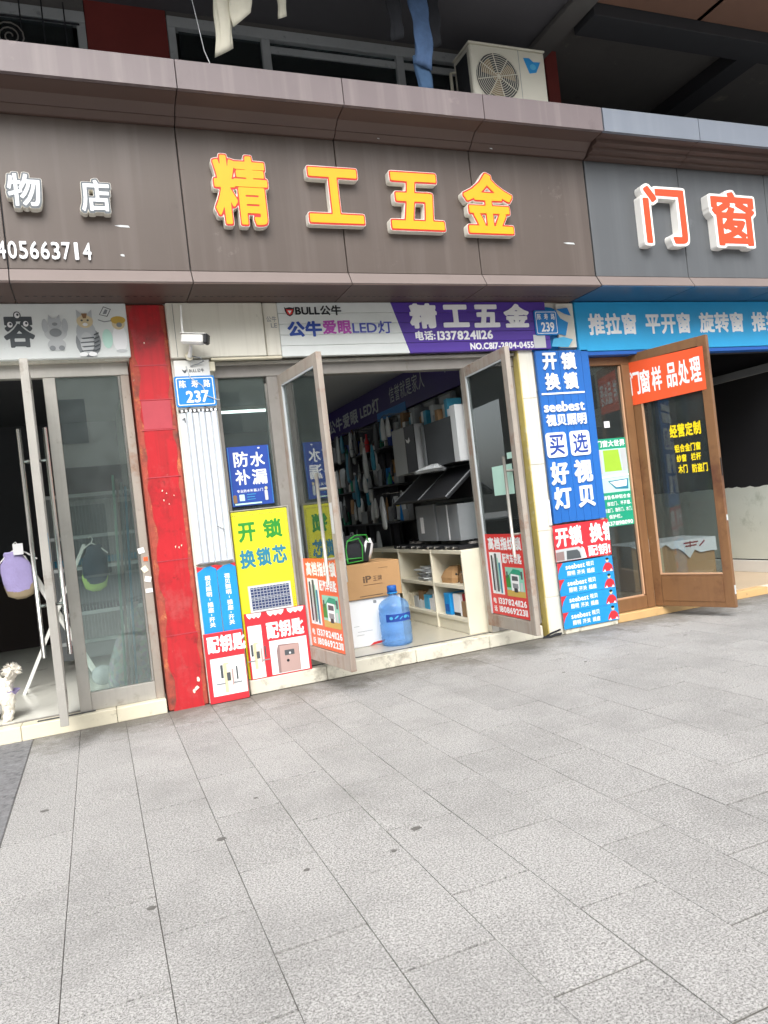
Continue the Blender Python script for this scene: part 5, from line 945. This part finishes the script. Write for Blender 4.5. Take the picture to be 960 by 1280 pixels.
for k in range(230):
    q = rg.choices(range(10), (5, 5, 3, 6, 2, 4, 3, 1, 1, 2))[0]; row = k % 5; col = k//5; y = 1.86+col*.085+rg.uniform(-.02, .02)
    if y < 2.55 and row < 2: row += 2
    x = (3.12 if y > 2.5 else 3.20)+rg.uniform(-.04, .07)
    o = bpy.data.objects.new('stock_pack', pm[q]); C.objects.link(o); o.location = (x, y, .317+.42*row+(rg.uniform(0, .10) if q % 3 == 0 else 0)); o.scale = (1, rg.uniform(.8, 1.4), rg.uniform(.7, 1.35)); o.rotation_euler = (rg.gauss(0, .05), rg.gauss(0, .04), rg.gauss(0, .3))
    setp(o, f'{COLN[q]} hardware item on the {("lowest", "second lowest", "middle", "second highest", "top")[row]} shelf of the dark rack inside', 'pack', 'goods on the dark rack')
for k in range(16):
    y0 = .34+.088*k; q = k % 5; t = carton('boxed_tap', ('pale slim tap box', 'teal slim tap box', 'metallic slim tap box', 'brown slim tap box', 'grey slim tap box')[q]+f' standing on the hoods, {("first", "second", "third", "fourth")[k//5]} of its colour from the door', 3.13+.02*(k % 3), 3.30, y0, y0+.07, 2.085 if y0 < .93 else 2.125, 2.085+.035*((k*7) % 4)+.07+(.04 if y0 >= .93 else 0), ('p_silver', 'p_bluegreen', 'steel', 'carton_dark', 'mid_grey')[q]); t['group'] = 'slim boxes on the hoods'
for k in range(5):
    y0 = .87+.13*k; t = carton('hose_box', ('white', 'pale blue', 'brown', 'grey', 'cream')[k]+' low carton on the bottom shelf of the far bay', 3.04, 3.3, y0+.10, y0+.21, .2555, .37+.03*(k % 3), ('paper_white', 'p_ltblue', 'carton_dark', 'p_silver', 'p_cream')[k])
rg = random.Random(31)
for k in range(22):
    y0 = 1.72+.075*k; h = rg.uniform(.22, .42); z1 = rg.choice((2.30, 2.05, 1.75, 1.45)); xx = 3.0+rg.uniform(-.03, .10); w_ = rg.uniform(.035, .06)
    t = thing('hanging_pack', 'wrapped pack hanging from a hook along the inside right wall', 'pack', (xx, y0, z1-h), group='wrapped packs hanging along the right wall')
    loft('pack', [(xx, y0, z1-h, .010, w_*.7), (xx, y0, z1-h*.92, .022, w_), (xx, y0, z1-h*.5, .026, w_), (xx, y0, z1-h*.2, .014, w_*.9), (xx, y0, z1-.01, .004, w_*.6), (xx, y0, z1, .003, .01)], ('plastic_film', 'p_silver', 'dark_grey', 'plastic_film', 'p_bluegreen', 'mid_grey')[rg.randrange(6)], t, wob=.10, n=14, seed=k)
    tube('hook', [(xx, y0, z1), (xx+.02, y0, z1+.03), (3.42, y0, z1+.03)], .003, 'steel_bright', t, n=5)
t = thing('counter', 'dark display counter at the back left of the hardware shop', 'counter', (1.6, 3.6, .116)); bx('cabinet', 1.0, 2.2, 3.2, 3.9, .116, .98, 'interior_dark', t); bx('top', .98, 2.22, 3.18, 3.92, .981, 1.01, 'mid_grey', t)
t = thing('ceiling_lamp', 'lit white tube lamp on the hardware shop ceiling seen through the left sidelight', 'lamp', (1.4, 1.7, 2.7)); bx('housing', 1.05, 1.75, 1.55, 1.66, 2.78, 2.83, 'white_plastic', t); bx('tube', 1.06, 1.74, 1.57, 1.64, 2.755, 2.779, 'lamp_glow', t)
t = thing('ceiling_lamp', 'added fill tube lamp on the ceiling deep inside the hardware shop', 'lamp', (2.0, 3.8, 2.7)); bx('housing', 1.6, 2.5, 3.75, 3.86, 2.78, 2.83, 'white_plastic', t); bx('tube', 1.61, 2.49, 3.77, 3.84, 2.755, 2.779, 'lamp_glow', t)  # added fill lamp that brightens the depth of the shop
t = thing('pendant_lamp', 'small lit white lamp showing between the left door leaf and its post', 'lamp', (1.86, 1.5, 2.48)); bx('lamp_body', 1.80, 1.86, 1.47, 1.53, 2.47, 2.60, 'lamp_glow', t, b=.01); tube('cord', [(1.83, 1.5, 2.60), (1.83, 1.5, 2.83)], .004, 'p_grey', t)

# ================================================================== WINDOW SHOP (right)
rs = thing('banner_sign', 'long sky blue banner sign over the window shop entrance', 'sign', (6.2, -.02, 2.54))
bx('board', 4.325, 8.2, -.05, -.001, 2.548, 3.008, 'p_cyan', rs, b=.004); bx('lower_lip', 4.33, 8.2, -.04, .06, 2.51, 2.5465, 'p_blue', rs, b=.003)
for s_, u0, u1 in (('推拉窗', 4.455, 5.01), ('平开窗', 5.12, 5.675), ('旋转窗', 5.79, 6.375), ('推拉窗', 6.49, 7.07)): txt('lettering', s_, (u0, u1, 2.695, 2.90), -.0515, 'p_white', rs, .035)
rf = thing('door_frame', 'brown aluminium door frame and sidelight of the window shop', 'door frame', (4.7, .08, .08))
bx('header', 4.448, 4.99, .05, .13, 2.43, 2.507, 'brown_frame', rf); bx('post', 4.855, 4.945, .04, .13, .081, 2.43, 'brown_frame', rf); bx('post', 4.448, 4.49, .05, .13, .081, 2.43, 'brown_frame', rf); bx('bead', 4.838, 4.854, .06, .10, .21, 2.42, 'brown_light', rf, b=.002)
bx('bottom_rail', 4.491, 4.854, .045, .13, .081, .20, 'brown_frame', rf); bx('bead', 4.491, 4.838, .06, .10, .2005, .212, 'brown_light', rf, b=0); bx('sidelight_pane', 4.491, 4.838, .085, .091, .213, 2.43, 'glass_dark', rf, b=0)
aW = math.atan2(-.735, .245)
d3 = thing('glass_door', 'brown aluminium glass door leaf standing open at the window shop', 'door', (4.975, .06, .085), aW)
H3 = 2.44
leaf(d3, .775, H3, 'brown_frame', 'glass_dark', st=.085, th=.045, bot=.30, top=.085)
bx('bottom_panel', .09, .685, -.0265, -.0225, .05, .27, 'brown_frame', d3, local=True, b=.004); bx('bead', .086, .689, -.026, -.004, .3005, .315, 'brown_light', d3, local=True, b=.002); bx('bead', .0855, .098, -.024, -.004, .316, H3-.087, 'brown_light', d3, local=True, b=0)
bx('latch_plate', .776, .779, -.008, .008, 1.18, 1.34, 'black_plastic', d3, local=True, b=0); bx('latch_plate', .776, .779, -.012, .012, .78, .83, 'p_ltgrey', d3, local=True, b=0); bx('latch_plate', .776, .779, -.012, .012, .12, .20, 'p_ltgrey', d3, local=True, b=0)
for s_, b_ in (('经营定制', (.33, .63, 1.575, 1.70)), ('铝合金门窗', (.36, .61, 1.435, 1.51)), ('纱窗', (.37, .465, 1.345, 1.415)), ('栏杆', (.51, .605, 1.345, 1.415)), ('木门', (.375, .465, 1.24, 1.32)), ('防盗门', (.51, .655, 1.235, 1.315))): txt('lettering', s_, b_, -.0045, 'p_decal_yellow', d3, .035, local=True)
ob = thing('orange_banner', 'orange banner across the top of the open brown door leaf', 'banner', (4.975, .06, .085), aW)
mesh('sheet', *prism_y([(-.03, 1.945), (.735, 1.96), (.74, 2.345), (-.02, 2.36)], -.0285, -.0275), 'p_orangered', ob, local=True)
for ch, u0 in (('门', .0), ('窗', .105), ('样', .225), ('品', .375), ('处', .49), ('理', .605)): txt('lettering', ch, (u0, u0+.10, 2.04, 2.265), -.0292, 'p_white', ob, .025, local=True)
gp = thing('green_poster', 'green and white poster on the window shop sidelight', 'poster', (4.66, .08, .88))
rect('sheet', 4.492, 4.836, .895, 1.735, .0825, 'p_teal', gp, th=.001); txt('lettering', '门窗大世界', (4.50, 4.825, 1.655, 1.72), .0815, 'p_white', gp, .03)
pic([('room_print', [(4.50, 1.22), (4.83, 1.22), (4.83, 1.635), (4.50, 1.635)], 'p_palegreen'), ('room_print', [(4.56, 1.42), (4.76, 1.42), (4.74, 1.625), (4.56, 1.625)], 'p_grass'), ('room_print', [(4.50, 1.40), (4.54, 1.40), (4.545, 1.63), (4.50, 1.63)], 'p_ltgrey'), ('room_print', [(4.77, 1.42), (4.83, 1.42), (4.83, 1.63), (4.755, 1.63)], 'p_silver'), ('room_print', [(4.58, 1.33), (4.82, 1.34), (4.81, 1.24), (4.66, 1.25)], 'p_bluegreen'), ('room_print', [(4.60, 1.32), (4.80, 1.33), (4.79, 1.27), (4.67, 1.265)], 'p_white'), ('room_print', [(4.50, 1.36), (4.83, 1.37), (4.83, 1.385), (4.50, 1.375)], 'p_white')], gp, .0815)
for k, s_ in enumerate(('销售各种铝合金', '、推拉门、平开窗、', '防盗门、隐形门、木门、', '、保护栏。')): txt('lettering', s_, (4.505, (4.825, 4.825, 4.83, 4.70)[k], 1.155-.062*k, 1.195-.062*k), .0815, 'p_white', gp, .015, n=36)
txt('lettering', '15378198090', (4.51, 4.82, .905, .945), .0815, 'p_white', gp, .02, n=36)
setp(bx('paper_square', 4.61, 4.672, .079, .084, 1.84, 1.90, 'paper_white', b=0), 'small white paper square stuck on the window shop sidelight', 'sticker')
tc = thing('cardboard_box', 'large worn cardboard box inside the window shop behind the open door leaf', 'box', (6.1, 1.05, .08))
X = Matrix.Translation((6.02, 1.15, .082)) @ Matrix.Rotation(R(-12), 4, 'Z')
vs, fs = boxd(-.5, .5, -.32, .32, 0, .50, .006); mesh('carton', [X @ v for v in vs], fs, 'cardboard', tc); vs, fs = boxd(-.16, -.13, -.3225, -.3205, 0, .50); mesh('tape_strip', [X @ v for v in vs], fs, 'p_sand', tc)
ws = thing('white_sheet', 'white paper sheet with red characters draped over the worn cardboard box', 'sheet', (6.1, 1.05, .58))
rg = random.Random(8); n = 16; vs = []
for j, (dy, dz) in enumerate(((.33, .506), (-.33, .508), (-.333, .40))):
    for i in range(n): vs.append(X @ Vector((-.50+1.02*i/(n-1), dy+(0 if j < 2 else rg.uniform(-.01, 0)), dz+(rg.uniform(-.05, .05)-(.06 if i > 8 else -.05) if j == 2 else 0))))
mesh('sheet', vs, [[j*n+i, j*n+i+1, (j+1)*n+i+1, (j+1)*n+i] for j in range(2) for i in range(n-1)], 'paper_white', ws)
for (a, b) in (((.12, .47), (.30, .475)), ((.14, .435), (.28, .44)), ((.20, .42), (.205, .49)), ((.31, .42), (.38, .48))):
    v, f = bar((a[0], -.336, a[1]), (b[0], -.336, b[1]), .016, .002); mesh('character_stroke', [X @ q for q in v], f, 'p_maroon', ws)
t = thing('black_case', 'black cabinet standing inside the window shop sidelight', 'cabinet', (5.0, 1.2, .08)); bx('body', 5.0, 5.5, 1.3, 1.8, .081, 1.05, 'interior_black', t); bx('front_panel', 5.03, 5.47, 1.285, 1.299, .30, .95, 'dark_grey', t)

# ------------------------------------------------------------------ the far side of the street (mirrored in the panes)
rg = random.Random(2)
for q, (x0, x1, h, mt, lb) in enumerate(((-26, -9, 11, 'cream_wall', 'pale apartment block across the street, left of the viewer'), (-8.5, 9, 13, 'cream_wall', 'pale apartment block across the street behind the viewer'), (9.5, 30, 10, 'cream_tile', 'cream apartment block across the street, right of the viewer'))):
    ob_ = thing('street_building', lb, 'building', ((x0+x1)/2, -26, 0)); bx('wall', x0, x1, -32, -25, 0, h, mt, ob_, b=0); bx('roof', x0-.4, x1+.4, -32.5, -24.4, h, h+.5, 'brown_dark', ob_); bx('shop_fascia', x0, x1, -24.98, -24.2, 3.0, 4.2, 'brown_dark', ob_)
    nx = int((x1-x0)/3)
    for i in range(nx):
        for j in range(int((h-4.5)/3)): xx = x0+1+3*i; bx('window', xx, xx+1.7, -24.99, -24.9, 5.2+3*j, 6.9+3*j, 'dark_grey', ob_)
        bx('shop_opening', x0+.5+3*i, x0+3+3*i, -24.99, -24.92, .1, 2.8, 'interior_black', ob_)

ccb = tube('cable', [(3.60, -.03, .006), (3.66, -.06, .007), (3.72, -.04, .012), (3.76, -.07, .016), (3.79, -.05, .022), (3.74, -.03, .018), (3.68, -.045, .012), (3.63, -.02, .008), (3.70, -.015, .03), (3.80, -.02, .05)], .008, 'cloth_dark', n=6); setp(ccb, 'short tangle of black cable lying at the foot of the cream pier', 'cable')
# ------------------------------------------------------------------ prints belong to the board they are printed on, bolts to their handle
import re
def base(o): return re.sub(r'\.\d+$', '', o.name)
KIDS = {}
for o in list(C.objects):
    if o.parent is not None: KIDS.setdefault(o.parent.name, []).append(o)
for rname, ch in KIDS.items():
    root = bpy.data.objects[rname]
    if root.parent is not None or root.type != 'EMPTY': continue
    def first(*names):
        for nm in names:
            for o in ch:
                if base(o) == nm: return o
    host = first('sheet', 'board', 'plate', 'carton')
    for o in ch:
        b_ = base(o)
        if host is not None and o is not host and (b_ in ('lettering', 'rule', 'dot', 'dot_ring', 'doodle', 'stripe', 'white_field', 'photo_field', 'text_rule', 'rim_line', 'border_line', 'red_corner', 'red_tip', 'dotted_border', 'brand_dot', 'print_line', 'red_print', 'hand_hole', 'tape_strip', 'label_panel', 'character_stroke') or b_.endswith('_print')): o.parent = host
        elif b_ == 'handle_bolt': o.parent = first('pull_handle')
        elif b_ in ('fan_blade', 'fan_hub', 'grille_ring', 'grille_spoke'): o.parent = first('fan_opening')
        elif b_ == 'glazing_bead': o.parent = first('pane')
        elif b_ in ('lens_hood', 'sun_shield', 'antenna'): o.parent = first('housing')
        elif b_ in ('label_motif',): o.parent = first('label_wrap')
        elif b_ in ('cell', 'bus_lines'): o.parent = first('frame')
